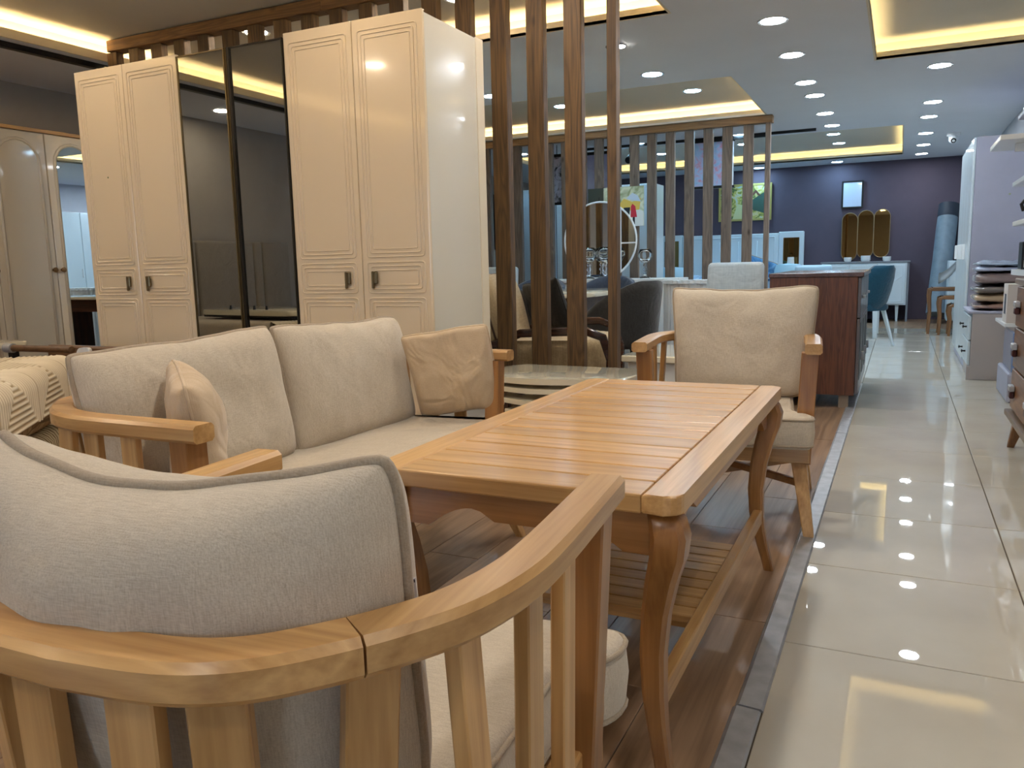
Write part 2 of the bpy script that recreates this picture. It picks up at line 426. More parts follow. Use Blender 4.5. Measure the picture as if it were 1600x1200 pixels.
tray(*TR[1], COVE_WARM, (1, .74, .40), 'middle')
tray(*TR[2], COVE_WARM*.6, (1, .80, .36), 'back')
tray(*TR[3], COVE_WARM*.6, (1, .76, .36), 'aisle')

# downlights
def downlight(x, y, z, col, mul, label, r=.075, group=None):
    t = thing('downlight', label, 'ceiling light', (x, y, z), 0, group)
    bm = bm_new(); lathe(bm, [(r*1.0, -.002), (r*1.22, -.006), (r*1.3, 0), (r*1.3, .002), (r*1.0, .002), (r, -.002)], n=24)
    lk('trim_ring', bm, plain('ring_white', (190, 192, 196), .35, metal=.3), t, 'auto')
    bm = bm_new(); lathe(bm, [(.001, -.004), (r, -.004), (r, -.001), (.001, -.001)], n=24)
    lk('lens', bm, emis('lens_%d_%d' % (int(col[2]*100), int(mul*100)), col, LED*mul), t)
    return t
COOL = (.42, .74, 1.0); NEUT = (1.0, .93, .84); WRM = (1.0, .79, .55)
ordn = ['first', 'second', 'third', 'fourth', 'fifth', 'sixth', 'seventh', 'eighth', 'ninth', 'tenth']
c1 = [(-.79, 5.53), (-.79, 6.50), (-.798, 7.55), (-.78, 8.18), (-.775, 9.23), (-.77, 10.1)]
for i, (x, y) in enumerate(c1):
    downlight(x, y, ZC, COOL if i > 1 else (.85, .93, 1), 1.7, 'round recessed ceiling light, %s from the camera in the left row above the aisle' % ordn[i])
c2 = [(.212, 7.47), (.215, 9.16), (.205, 10.08), (.205, 11.4), (.207, 12.55), (.207, 13.62)]
for i, (x, y) in enumerate(c2):
    downlight(x, y, ZC, COOL, 1.7, 'round recessed ceiling light, %s from the camera in the right row above the aisle' % ordn[i])
downlight(-.884, 11.83, ZT, COOL, 1.6, 'round recessed light in the farthest ceiling tray, nearer of its right pair')
downlight(-.875, 12.80, ZT, COOL, 1.6, 'round recessed light in the farthest ceiling tray, farther of its right pair')
downlight(-.971, 13.93, ZC, COOL, 1.6, 'round ceiling light just before the plum wall right of the slat screen')
downlight(-1.857, 6.553, ZC, COOL, 1.6, 'round ceiling light between the brown posts and the middle glowing tray')
downlight(-3.318, 6.617, ZC, COOL, 1.6, 'round ceiling light seen just right of the wardrobe edge')
downlight(-1.883, 8.05, ZT, COOL, 1.6, 'round ceiling light inside the middle tray, right one of the pair')
downlight(-3.25, 8.08, ZT, COOL, 1.6, 'round ceiling light inside the middle tray, left one of the pair')
for i, (x, y) in enumerate([(-1.851, 9.29), (-1.812, 10.21), (-2.084, 12.07), (-2.168, 14.0), (-3.046, 10.23), (-3.49, 10.99), (-3.35, 12.39), (-4.7, 10.2), (-4.8, 12.2)]):
    z = ZT if (10.55 < y < 13.5) else ZC
    downlight(x, y, z, COOL, 1.6, ['round ceiling light right behind the last wide gap of the far slat screen', 'round ceiling light above the hanging flower panel, left of its edge',
        'round ceiling light below the far glowing tray line, over the flower panel', 'round ceiling light closest to the plum wall behind the far slats',
        'round ceiling light left of the black track above the town print', 'round ceiling light beside the black spotlight above the town print',
        'round ceiling light low over the plum wall right of the town print', 'round ceiling light behind the round mirror corner of the shop',
        'round ceiling light deep over the tall white wardrobes'][i])
downlight(-2.505, 4.566, ZT, WRM, 2.0, 'warm round ceiling light above the tall cream wardrobe right end')
downlight(-4.06, 4.497, ZT, WRM, 2.0, 'small warm ceiling light glimpsed between post tops over the mirrored doors')
# lamps of the same rows that the photograph shows only by their light
for i, (x, y) in enumerate([(-.79, 4.4), (-.79, 3.2), (-.79, 1.6), (.3, .8)]): downlight(x, y, ZC, (1, .95, .88), 2.4, ['round aisle ceiling light above the armchair beyond the table', 'round aisle ceiling light above the far end of the coffee table', 'round aisle ceiling light above the near end of the coffee table', 'round aisle ceiling light over the nearest floor tiles'][i], group='aisle lights before the frame')
for i, (x, y) in enumerate([(-2.2, .6), (-3.9, .6), (-2.2, 2.6), (-3.9, 2.6), (-3.0, -1.0)]): downlight(x, y, ZT, WRM, 1.6, ['warm tray light above the foreground armchair side', 'warm tray light above the grey bed foot', 'warm tray light above the sofa', 'warm tray light above the rug pile', 'warm tray light nearest the shop windows'][i], group='near tray lights above the frame')
downlight(-.6, -.9, ZC, (1, .93, .85), 2.0, 'round aisle ceiling light behind the foreground armchair')
for y in (.4, 2.4): downlight(-5.75, y, ZC, (1, .86, .68), 1.8, 'added unseen fill light in the low ceiling above the ' + ('headboard' if y < 1 else 'white side table by the left wall'), group='added left wall fill lights')  # not of those rows: unseen fill lamps added to lighten the left wall
downlight(-1.75, 3.55, ZT, NEUT, 1.5, 'round light in the near ceiling tray above the nest of ivory tables')
# adjustable twin spot
t = thing('ceiling_spotlight', 'small swivel spotlight in the ceiling beside the rightmost brown post', 'ceiling light', (-1.844, 5.593, ZC))
bm = bm_new(); lathe(bm, [(.05, 0), (.07, 0), (.07, -.006), (.05, -.006)], (0, 0, 0), 20); lk('trim_ring', bm, plain('ring_dark', (60, 58, 56), .4), t, 'auto')
bm = bm_new(); lathe(bm, [(.001, -.012), (.034, -.012), (.04, 0), (.001, 0)], (.03, 0, 0), 16); lk('lens', bm, emis('spotlens', NEUT, 30), t)
bm = bm_new(); lathe(bm, [(.001, -.012), (.012, -.012), (.014, 0), (.001, 0)], (-.035, 0, 0), 12); lk('side_lens', bm, emis('spotlens', NEUT, 30), t)

# dome camera
t = thing('security_camera', 'white dome security camera under the ceiling near the tall white cupboard', 'camera', (.517, 11.6, ZC))
bm = bm_new(); lathe(bm, [(.001, 0), (.075, 0), (.075, -.03), (.05, -.05), (.001, -.05)]); lk('mount', bm, WHITE, t, 'auto')
bm = bm_new(); bmesh.ops.create_uvsphere(bm, u_segments=16, v_segments=10, radius=.055, matrix=Matrix.Translation((0, -.03, -.075))); lk('ball', bm, WHITE, t, True)
bm = bm_new(); lathe(bm, [(.001, 0), (.03, 0), (.032, .02), (.001, .02)], n=16); _tf(bm.verts, Matrix.Translation((0, -.075, -.1)) @ Matrix.Rotation(R(-60), 4, 'X')); lk('lens', bm, BLACK, t, 'auto')

# black ceiling tracks
t = thing('lighting_track', 'black ceiling track running across behind the far slat screen', 'track light', (-2.0, 10.2, ZC))
bm = bm_new(); bb(bm, -1.9, 1.05, -.018, .018, -.03, 0); lk('rail', bm, BLACK, t)
bm = bm_new(); bb(bm, -.3, .5, -.025, .025, -.05, -.03); lk('adapter', bm, BLACK, t)
bm = bm_new(); tube(bm, [(-1.18, 0, -.03), (-1.18, 0, -.1)], .01); tube(bm, [(-1.18, .03, -.16), (-1.18, -.06, -.2)], .045, 12); lk('spot_head', bm, BLACK, t, 'auto')
t = thing('lighting_track', 'black ceiling track along the left wall side of the near glowing tray', 'track light', (-5.22, 3.0, ZC))
bm = bm_new(); bb(bm, -.025, .025, -4.5, 2.6, -.035, 0); lk('rail', bm, BLACK, t)
bm = bm_new(); lathe(bm, [(.001, -.14), (.045, -.14), (.045, -.05), (.01, -.035), (.001, -.035)], (0, .25, 0), 14); lk('spot_head', bm, WHITE, t, 'auto')
bm = bm_new(); lathe(bm, [(.001, -.145), (.038, -.145), (.038, -.141), (.001, -.141)], (0, .25, 0), 14); lk('lens', bm, emis('spotlens_w', WRM, 14), t)

# ------------------------------------------------------------------ slat partitions
def partition(label, y, xs, w, d, z1, beam, mat, beammat, name='slat_partition', last=None, side=None):
    t = thing(name, label, 'partition', (0, y, 0)); proto = {}
    for i, x in enumerate(xs):
        ww, dd = (w, d) if not (last and i == len(xs)-1) else last
        k = (ww, dd)
        if k not in proto:
            bm = bm_new(); box(bm, (0, 0, 0), (ww, dd, z1), .004)
            o = lk('post', bm, mat, t, False, (x, 0, z1/2)); proto[k] = o
        else:
            o = proto[k].copy(); COL.objects.link(o); o.parent = t; o.location = (x, 0, z1/2)
        o.rotation_euler = (0, 0, R(random.uniform(-2, 2)))
    for a, b_ in beam:
        B('beam', (a, b_, -.05, .05, z1, z1+.075), beammat, t, .004)
    return t
YA = 4.16
xa = [-1.385-.2155*k for k in range(18)]
partition('dark stained timber slat screen behind the cream wardrobe and the nest of tables', YA, [x for x in xa if x > -5.1][::-1], .098, .06, 2.535, [(-5.07, -3.2), (-3.2, -1.33)], pine('z'), wood('stained_pine_beam', (96, 62, 30), (160, 116, 64), axis='x', rough=.6, coat=0, scale=14, knots=True), last=(.05, .075))
YBp = 9.0
xb = [-1.305, -1.505, -1.725, -1.925, -2.13, -2.34, -2.55, -2.75, -2.96, -3.17, -3.375, -3.58, -3.79, -4.0, -4.2, -4.41, -4.62, -4.83, -5.03]
partition('grey brown timber slat screen under the middle glowing ceiling tray', YBp, xb[::-1], .1, .06, 2.40, [(-5.08, -3.0), (-3.0, -1.26)], pinegrey('z'), wood('pale_pine_beam', (120, 88, 56), (176, 140, 98), axis='x', rough=.6, coat=0, scale=14), last=(.05, .08))

# ------------------------------------------------------------------ cream wardrobe with smoked mirror doors
def ring(bm, x0, x1, z0, z1, y, r, rad=.012, n=3):
    r = r*.8
    p = roundpoly([(x0, z0), (x1, z0), (x1, z1), (x0, z1)], rad, n)
    tube(bm, [(x, y, z) for x, z in p], r, 6, closed=True)
def wardrobe():
    YW = 3.13; ZT_ = 2.1
    t = thing('wardrobe', 'tall six-door cream wardrobe with two smoked mirror doors in the middle', 'wardrobe', (0, YW, 0))
    B('carcass', (-4.14, -1.905, .022, .56, .0, 2.09), SIDEW, t, .002)
    B('back_panel', (-1.906, -1.90, .49, .563, 0, 2.093), CREAMD, t)
    B('plinth', (-4.13, -1.91, .004, .021, .0, .058), CREAM, t)
    dx = [-4.14, -3.762, -3.362, -3.02, -2.668, -2.275, -1.90]
    for i in range(6):
        a, b_ = dx[i]+.0015, dx[i+1]-.0015
        if i in (2, 3):
            bm = bm_new(); bb(bm, a+.008, b_-.008, -.002, .019, .062, 2.075, .001)
            d = lk('mirror_door', bm, MIRROR, t); tag(d, 'smoked mirror door')
            bm = bm_new()
            for (p, q) in ((a, a+.008), (b_-.008, b_)): bb(bm, p, q, -.006, .02, .06, 2.08)
            if i == 2: bb(bm, b_-.016, b_-.0085, -.012, -.0025, .06, 2.08)
            else:
                bb(bm, a+.0085, a+.018, -.012, -.0025, .06, 2.08)
            bb(bm, a, b_, -.006, .02, 2.076, 2.082)
            lk('edge_profile', bm, DARKM if i == 3 else BRONZE, d)
            continue
        z1 = ZT_ if i > 3 else ZT_-.004
        bm = bm_new(); bb(bm, a, b_, 0, .02, .06, z1, .004, 2)
        d = lk('door', bm, CREAM, t)
        bm = bm_new()
        for (p, q) in ((.085, .86), (.885, 1.025), (1.05, 2.05)):
            for k in range(3):
                o = .03+.018*k; zo = .018*k
                ring(bm, a+o, b_-o, p+zo, q-zo, -.0005, .0038 if k < 2 else .003, .016-.004*k)
        lk('moulding', bm, CREAM, d, True)
        hx = (b_-.075) if i in (0, 4) else (a+.075)
        bm = bm_new(); bb(bm, hx-.02, hx-.006, -.016, -.006, .905, .985, .003); bb(bm, hx-.004, hx+.017, -.022, -.008, .925, .985, .006, 2)
        bb(bm, hx-.013, hx+.008, -.01, 0, .935, .97)
        lk('handle', bm, BRONZE, d)
    bm = bm_new(); bb(bm, -3.945, -3.938, -.0012, -.0002, 1.520, 1.528); lk('sticker', bm, plain('green_sticker', (60, 90, 40), .6), t)
wardrobe()

# ------------------------------------------------------------------ left: arched wardrobe by the left wall
def arch_pts(y0, y1, z0, z1, x, n=10):
    r = (y1-y0)/2; c = (y0+y1)/2
    p = [(x, y0, z0), (x, y0, z1-r)]
    p += [(x, c-r*math.cos(math.pi*k/n), z1-r+r*math.sin(math.pi*k/n)) for k in range(1, n)]
    return p + [(x, y1, z1-r), (x, y1, z0)]
t = thing('wardrobe', 'white wardrobe with arched door mouldings against the left wall', 'wardrobe', (-5.7, 0, 0))
B('carcass', (-.53, -.022, 2.9, 4.85, 0, 2.03), CREAMD, t)
B('cornice', (-.54, .012, 2.89, 4.87, 2.03, 2.055), honey('y'), t, .003)
for i, (a, b_) in enumerate(((3.14, 3.58), (3.585, 4.012), (4.02, 4.43), (4.435, 4.84))):
    d = B('door', (-.02, 0, a, b_, .06, 2.025), CREAMD, t, .003)
    def inv(o): o.parent = d; o.matrix_parent_inverse = Matrix.Translation(-Vector(d.location))
    bm = bm_new(); tube(bm, arch_pts(a+.06, b_-.05, .12, 1.97, .0), .012, 6); o = lk('arch_moulding', bm, CREAMD, None, True); inv(o)
    if i in (2, 3):
        pts = arch_pts(a+.075, b_-.065, .13, 1.955, .002, 14)
        bm = bm_new(); loft(bm, [[Vector((xx, p[1], p[2])) for p in pts] for xx in (.001, .004)]); o = lk('arched_mirror', bm, MIRC, None); inv(o)
    yy = b_-.03 if i % 2 == 0 else a+.03
    if i == 0: yy = a+.03
    yy = {0: b_-.03, 1: b_-.028, 2: a+.03, 3: a+.03}[i]
    bm = bm_new(); lathe(bm, [(.001, 0), (.009, 0), (.008, .012), (.018, .02), (.02, .03), (.001, .036)], n=12); _tf(bm.verts, Matrix.Translation((0, yy, 1.04)) @ Matrix.Rotation(R(90), 4, 'Y'))
    o = lk('knob', bm, plain('brass_knob', (130, 100, 62), .4, metal=.4), None, 'auto'); inv(o)

# ------------------------------------------------------------------ slatted beech seats
def interp(P, n):
    out = []
    m = len(P)
    for i in range(m-1):
        p0 = Vector(P[max(i-1, 0)]); p1 = Vector(P[i]); p2 = Vector(P[i+1]); p3 = Vector(P[min(i+2, m-1)])
        for k in range(n):
            t_ = k/n
            out.append(.5*((2*p1)+(-p0+p2)*t_+(2*p0-5*p1+4*p2-p3)*t_*t_+(-p0+3*p1-3*p2+p3)*t_**3))
    out.append(Vector(P[-1])); return out
def seat_frame(t, hw, back_xs, side_ys, seat_hw, zr=.70, front_leg=(.0, .05)):
    """hw half width of the rail (outer); rail back at y=-.33, front at y=+.33; sofa: hw large"""
    rw = .056; c = hw-.322
    half = [(0+c, -.33), (.10+c, -.322), (.165+c, -.297), (.218+c, -.25), (.262+c, -.195), (.298+c, -.13), (.320+c, -.04), (.325+c, .07), (.322+c, .33)]
    pr = rect(rw, .038, .007)
    def off(p): return p
    full = interp(half, 5)
    # centre line = outer offset inward
    def inward(P):
        o = []
        for i, p in enumerate(P):
            a = P[max(i-1, 0)]; b_ = P[min(i+1, len(P)-1)]; d = (b_-a).normalized(); nrm = Vector((-d.y, d.x))
            o.append(p + nrm*rw/2)
        return o
    cl = inward(full)
    seam = 17
    zc = zr-.019
    for s in (1, -1):
        arm = [Vector((s*p.x, p.y, zc)) for p in cl[seam:]]
        bm = bm_new(); sweep(bm, arm, pr); lk('arm_rail', bm, honey('y'), t, 'auto')
    bk = [Vector((-p.x, p.y, zc)) for p in cl[seam::-1]]
    if c > .01: bk += [Vector((x, cl[0].y, zc)) for x in [(-1+2*k/8)*c for k in range(1, 8)]]
    bk += [Vector((p.x, p.y, zc)) for p in cl[(0 if c > .01 else 1):seam+1]]
    # tiny visible joint: shorten the back rail by a millimetre at both ends
    d0 = (bk[1]-bk[0]).normalized()*.0015; bk[0] = bk[0]+d0; d1 = (bk[-2]-bk[-1]).normalized()*.0015; bk[-1] = bk[-1]+d1
    bm = bm_new(); sweep(bm, bk, pr); lk('back_rail', bm, honey('x'), t, 'auto')
    # seat rails
    zs0, zs1 = .262, .322; sh = seat_hw
    for nm, a in (('front', (-sh-.03, sh+.03, .27, .315, zs0, zs1)), ('back', (-sh+.0, sh-.0, -.275, -.23, zs0, zs1)), ('l', (-sh-.02, -sh+.02, -.228, .268, zs0, zs1)), ('r', (sh-.02, sh+.02, -.228, .268, zs0, zs1))):
        B('seat_rail', a, honey('x' if nm in ('front', 'back') else 'y'), t, .004)
    # slats
    def cl_at_y(y):
        return min((p for p in cl if p.y > -.32), key=lambda p: abs(p.y-y) + (0 if p.x > c+.2 else 9))
    def cl_at_x(x):
        ax = abs(x)
        if ax <= c: return Vector((x, cl[0].y))
        p = min(cl, key=lambda p: abs(p.x-ax) + (0 if p.y < -.15 else 9)); return Vector((math.copysign(p.x, x), p.y))
    def slat(q0, q1, tan, w):
        tn = Vector((tan.x, tan.y, 0)).normalized(); nn = Vector((-tn.y, tn.x, 0)); bm = bm_new(); secs = []
        for q in (q0, q1): secs.append([Vector(q)+tn*u+nn*v for u, v in rect(w, .018, .002)])
        loft(bm, secs); lk('slat', bm, honey('z'), t)
    def tangent(p):
        q = Vector((abs(p.x), p.y)); i = min(range(len(cl)), key=lambda k: (cl[k]-q).length)
        d = cl[min(i+1, len(cl)-1)]-cl[max(i-1, 0)]
        return Vector((math.copysign(1, p.x)*d.x, d.y)) if q.x > c+.02 else Vector((1, 0))
    for x in back_xs:
        p = cl_at_x(x); d = Vector((-p.x*.08, .03*(1 if p.y > -.29 else .4)))
        if abs(p.x) > c+.15: d = Vector((-math.copysign(.03, p.x), .02))
        slat((p.x+d.x, min(p.y+d.y, -.20), .27), (p.x, p.y, zc-.018), tangent(p), .05)
    for s in (1, -1):
        for y in side_ys:
            p = cl_at_y(y)
            slat((s*(sh+.030), y*.95, .27), (s*p.x, p.y, zc-.018), Vector((0, 1)), .046)
        p = cl_at_y(.275)
        bm = bm_new(); bar(bm, (s*(sh+.006), .262, .255), (s*(p.x-.010), .272, zc-.018), .052, .056, up=(1, 0, 0), ch=.003)
        lk('arm_post', bm, honeyd('z'), t)
    # legs (square, tapered, splayed)
    for sx in (1, -1):
        for sy in (1, -1):
            bm = bm_new()
            bar(bm, (sx*(sh-.005), sy*.245, .262), (sx*(sh+.035), sy*.325 + (.03 if sy > 0 else 0), 0), .052, .052, .034, .034, up=(0, 1, 0), ch=.003)
            for v in bm.verts:
                if v.co.z < .02: v.co.z = 0
            lk('leg', bm, honey('z'), t)
def stretchers(t, sh):
    for s, dz in ((1, 0), (-1, .026)):
        bm = bm_new(); bar(bm, (s*(sh+.012), .27, .15+dz), (-s*(sh+.012), -.26, .15+dz), .022, .026, ch=.002)
        lk('stretcher', bm, honeyd('x'), t)

# soft cushions
def pillow_bm(w, h, t, nx=34, ny=26, bend=0, sag=.05, side=.04, bottom=.01, seed=1, wr=.008, puff=.45, ears=.0, cornr=.10, taper=.0):
    """X width, Z height, Y thickness (+Y is the bulged front). returns (bm, seam points)"""
    bm = bm_new(); rng = random.Random(seed); ofs = Vector((rng.uniform(0, 50), rng.uniform(0, 50), rng.uniform(0, 50)))
    def rowpt(u, v, s):
        x = w/2*u*(1-side*(1-v*v)*abs(u)**2 + ears*abs(v)**6)
        z = h/2*v*(1-((sag if v > 0 else bottom)*(1-u*u))*abs(v)**2 + ears*abs(u)**6)
        cr = cornr*abs(u)**5*abs(v)**5; x *= 1-cr*h/w; z *= 1-cr; x *= 1+taper*v
        th = t/2*max(0.0, (1-abs(u)**3.2))**puff*max(0.0, (1-abs(v)**(3.2 if v > 0 else 5)))**puff
        q = Vector((x*4.0, z*4.5, s*3))+ofs
        nz = noise.noise(q)*wr*1.5 + noise.noise(Vector((x*17+z*5, z*14-x*6, s*5))+ofs)*wr*.6
        edge = (1-abs(u)**6)*(1-abs(v)**6)
        y = s*(th + nz*edge)
        c = noise.noise(Vector((x*6, z*6, 3))+ofs)*.006*(abs(u)**4+abs(v)**4)
        y += bend*x*x + c*.8
        z += noise.noise(Vector((x*11, 0, 1))+ofs)*.006*abs(v)**4
        return Vector((x, y, z))
    G = {}
    for s in (1, -1):
        for i in range(nx+1):
            for j in range(ny+1):
                # denser towards edges
                u = math.sin(math.pi/2*(2*i/nx-1)); v = math.sin(math.pi/2*(2*j/ny-1))
                e = i in (0, nx) or j in (0, ny)
                if e and s == -1: G[(s, i, j)] = G[(1, i, j)]; continue
                G[(s, i, j)] = bm.verts.new(rowpt(u, v, s))
    for s in (1, -1):
        for i in range(nx):
            for j in range(ny):
                q = [G[(s, i, j)], G[(s, i+1, j)], G[(s, i+1, j+1)], G[(s, i, j+1)]]
                if s == 1: q.reverse()
                if len(set(q)) == 4: bm.faces.new(q)
    seam = [G[(1, i, 0)].co.copy() for i in range(nx)] + [G[(1, nx, j)].co.copy() for j in range(ny)] + [G[(1, i, ny)].co.copy() for i in range(nx, 0, -1)] + [G[(1, 0, j)].co.copy() for j in range(ny, 0, -1)]
    return bm, seam
def cushion(name, label, loc, rot, dims, mat, pip=None, pr=.0068, cat='cushion', group=None, **k):
    bm, seam = pillow_bm(*dims, **k)
    o = lk(name, bm, mat, None, True); tag(o, label, cat, group)
    # round the seam corners slightly by smoothing, then pipe it
    bm = bm_new()
    n = len(seam); sm = [(seam[i-1]+seam[i]*2+seam[(i+1) % n])/4 for i in range(n)]
    d = [p for i, p in enumerate(sm) if (p-sm[i-1]).length > .002]
    tube(bm, d, pr, 7, closed=True)
    lk('piping', bm, pip or LINEN2, o, True)
    o.location = loc; o.rotation_euler = rot
    return o
def seat_cushion(name, label, outline, z0, z1, loc, rz, group=None, rad=.04):
    p = roundpoly(outline, rad, 4)
    # resample, build stacked rings
    def inset(P, d):
        n = len(P); out = []
        for i in range(n):
            a = Vector(P[i-1]); b_ = Vector(P[(i+1) % n]); e = (b_-a).normalized(); out.append((P[i][0]-e.y*d, P[i][1]+e.x*d))
        return out
    H = z1-z0; prof = [(.012, 0), (.003, .010), (.0, .02), (-.004, H*.5), (.0, H-.02), (.003, H-.010), (.009, H-.003), (.014, H-.0008), (.019, H)]
    bm = bm_new(); rows = []
    for d, z in prof:
        rows.append([bm.verts.new((x, y, z0+z)) for x, y in inset(p, d)])
    n = len(p)
    for a, b_ in zip(rows, rows[1:]):
        for i in range(n): bm.faces.new((a[i], a[(i+1) % n], b_[(i+1) % n], b_[i]))
    bm.faces.new(rows[0][::-1]); f = bm.faces.new(rows[-1])
    bmesh.ops.triangulate(bm, faces=[f])
    o = lk(name, bm, LINEN, None, 'auto'); tag(o, label, 'cushion', group)
    bm = bm_new()
    for zz in (z0+.013, z1-.011):
        q = [Vector((x, y, zz)) for x, y in inset(p, .001)]
        q = [v for i, v in enumerate(q) if (v-q[i-1]).length > .002]
        tube(bm, q, .0045, 6, closed=True)
    lk('piping', bm, LINEN2, o, True)
    o.location = loc; o.rotation_euler = (0, 0, rz); return o

def armchair(label):
    t = thing('armchair', label, 'armchair')
    seat_frame(t, .322, [-.225, -.135, -.045, .045, .135, .225], [-.12, -.005, .12], .262)
    stretchers(t, .262); return t
seat_out = [(-.235, -.235), (.235, -.235), (.248, .235), (.318, .305), (.318, .385), (-.318, .385), (-.318, .305), (-.248, .235)]
def xf(loc, rz, p): 
    v = Matrix.Rotation(rz, 3, 'Z') @ Vector(p); return (loc[0]+v.x, loc[1]+v.y, loc[2]+v.z)
# near chair
NC, NR = (-.636, .714, 0), R(4.5)
ch = armchair('slatted barrel-back beech armchair in the foreground, seen from behind'); ch.location = NC; ch.rotation_euler = (0, 0, NR)
seat_cushion('seat_cushion', 'pale linen seat cushion on the foreground armchair', seat_out, .326, .445, NC, NR)
bc = cushion('back_cushion', 'large pale linen back cushion bulging over the rail of the foreground armchair', xf(NC, NR, (-.032, -.180, .636)), (R(6), 0, NR), (.512, .40, .19), LINEN,
    bend=1.0, sag=.18, side=.02, bottom=0, seed=4, wr=.014, puff=.42, pr=.0065, nx=44, ny=32, ears=.02)
bm = bm_new(); bb(bm, -.012, .012, -.0006, .0006, -.03, .03); lb = lk('care_label', bm, plain('label_white', (214, 214, 222), .7), bc)
lb.location = (.247, .062, .035); lb.rotation_euler = (0, 0, R(40)); tag(lb, 'small white label with dark blue print')
bm = bm_new(); bb(bm, -.006, .004, -.0012, -.0007, -.022, .018); bb(bm, -.006, .004, .0007, .0012, -.022, .018); bb(bm, -.011, .011, -.0012, .0012, .026, .029); o = lk('label_print', bm, plain('label_navy', (30, 34, 60), .7), lb)
# far chair
FC, FR = (-.605, 3.29, 0), R(186)
c2_ = dup(ch, FC, FR, 'slatted beech armchair beyond the coffee table, facing the camera')
c2_.scale = (1.05, 1, 1)
seat_cushion('seat_cushion', 'pale linen seat cushion on the armchair beyond the table', seat_out, .326, .445, FC, FR)
cushion('back_cushion', 'large pale linen back cushion upright in the armchair beyond the table', xf(FC, FR, (-.04, -.105, .668)), (R(9), 0, FR), (.565, .455, .15), LINEN,
    bend=.35, sag=.10, side=.05, bottom=0, seed=9, wr=.010, nx=40, ny=30, pr=.007, ears=.03, taper=.05)
# sofa
SC, SR = (-1.59, 1.885, 0), R(-90)
t = thing('sofa', 'two-seat slatted beech sofa on the left of the coffee table', 'sofa', SC, SR)
hwS = .745
seat_frame(t, hwS, [-.65, -.56, -.46, -.36, -.26, -.155, -.05, .05, .155, .26, .36, .46, .56, .65], [-.12, -.005, .12], hwS-.06, zr=.695)
seat_cushion('seat_cushion', 'long pale linen seat cushion on the sofa', [(-.65, -.25), (.65, -.25), (.668, .235), (.735, .305), (.735, .385), (-.735, .385), (-.735, .305), (-.668, .235)], .326, .445, SC, SR)
cushion('back_cushion', 'linen back cushion at the near end of the sofa, behind the small pillow', xf(SC, SR, (.315, -.150, .620)), (R(10), R(1.5), SR+R(0)), (.675, .425, .19), LINEN,
    bend=.22, sag=.09, side=.03, bottom=0, seed=12, wr=.013, nx=40, ny=30, ears=.03)
cushion('back_cushion', 'linen back cushion at the far end of the sofa', xf(SC, SR, (-.368, -.140, .620)), (R(11), R(-1.5), SR), (.68, .425, .19), LINEN,
    bend=.12, sag=.10, side=.04, bottom=0, seed=15, wr=.012, nx=40, ny=30, ears=.03)
cushion('throw_pillow', 'beige cotton throw pillow with a stitched edge leaning on the far sofa arm', xf(SC, SR, (-.655, .125, .618)), (R(14), R(-8), R(14)), (.335, .33, .12), VELV, VELV,
    pr=.004, bend=0, sag=.05, side=.06, bottom=.05, seed=22, wr=.028, ears=.05)
cushion('throw_pillow', 'beige cotton throw pillow seen edge-on behind the near sofa arm', xf(SC, SR, (.51, .075, .612)), (R(8), R(6), R(-38)), (.32, .33, .13), VELV, VELV,
    pr=.004, bend=0, sag=.05, side=.06, bottom=.05, seed=31, wr=.016, ears=.06)

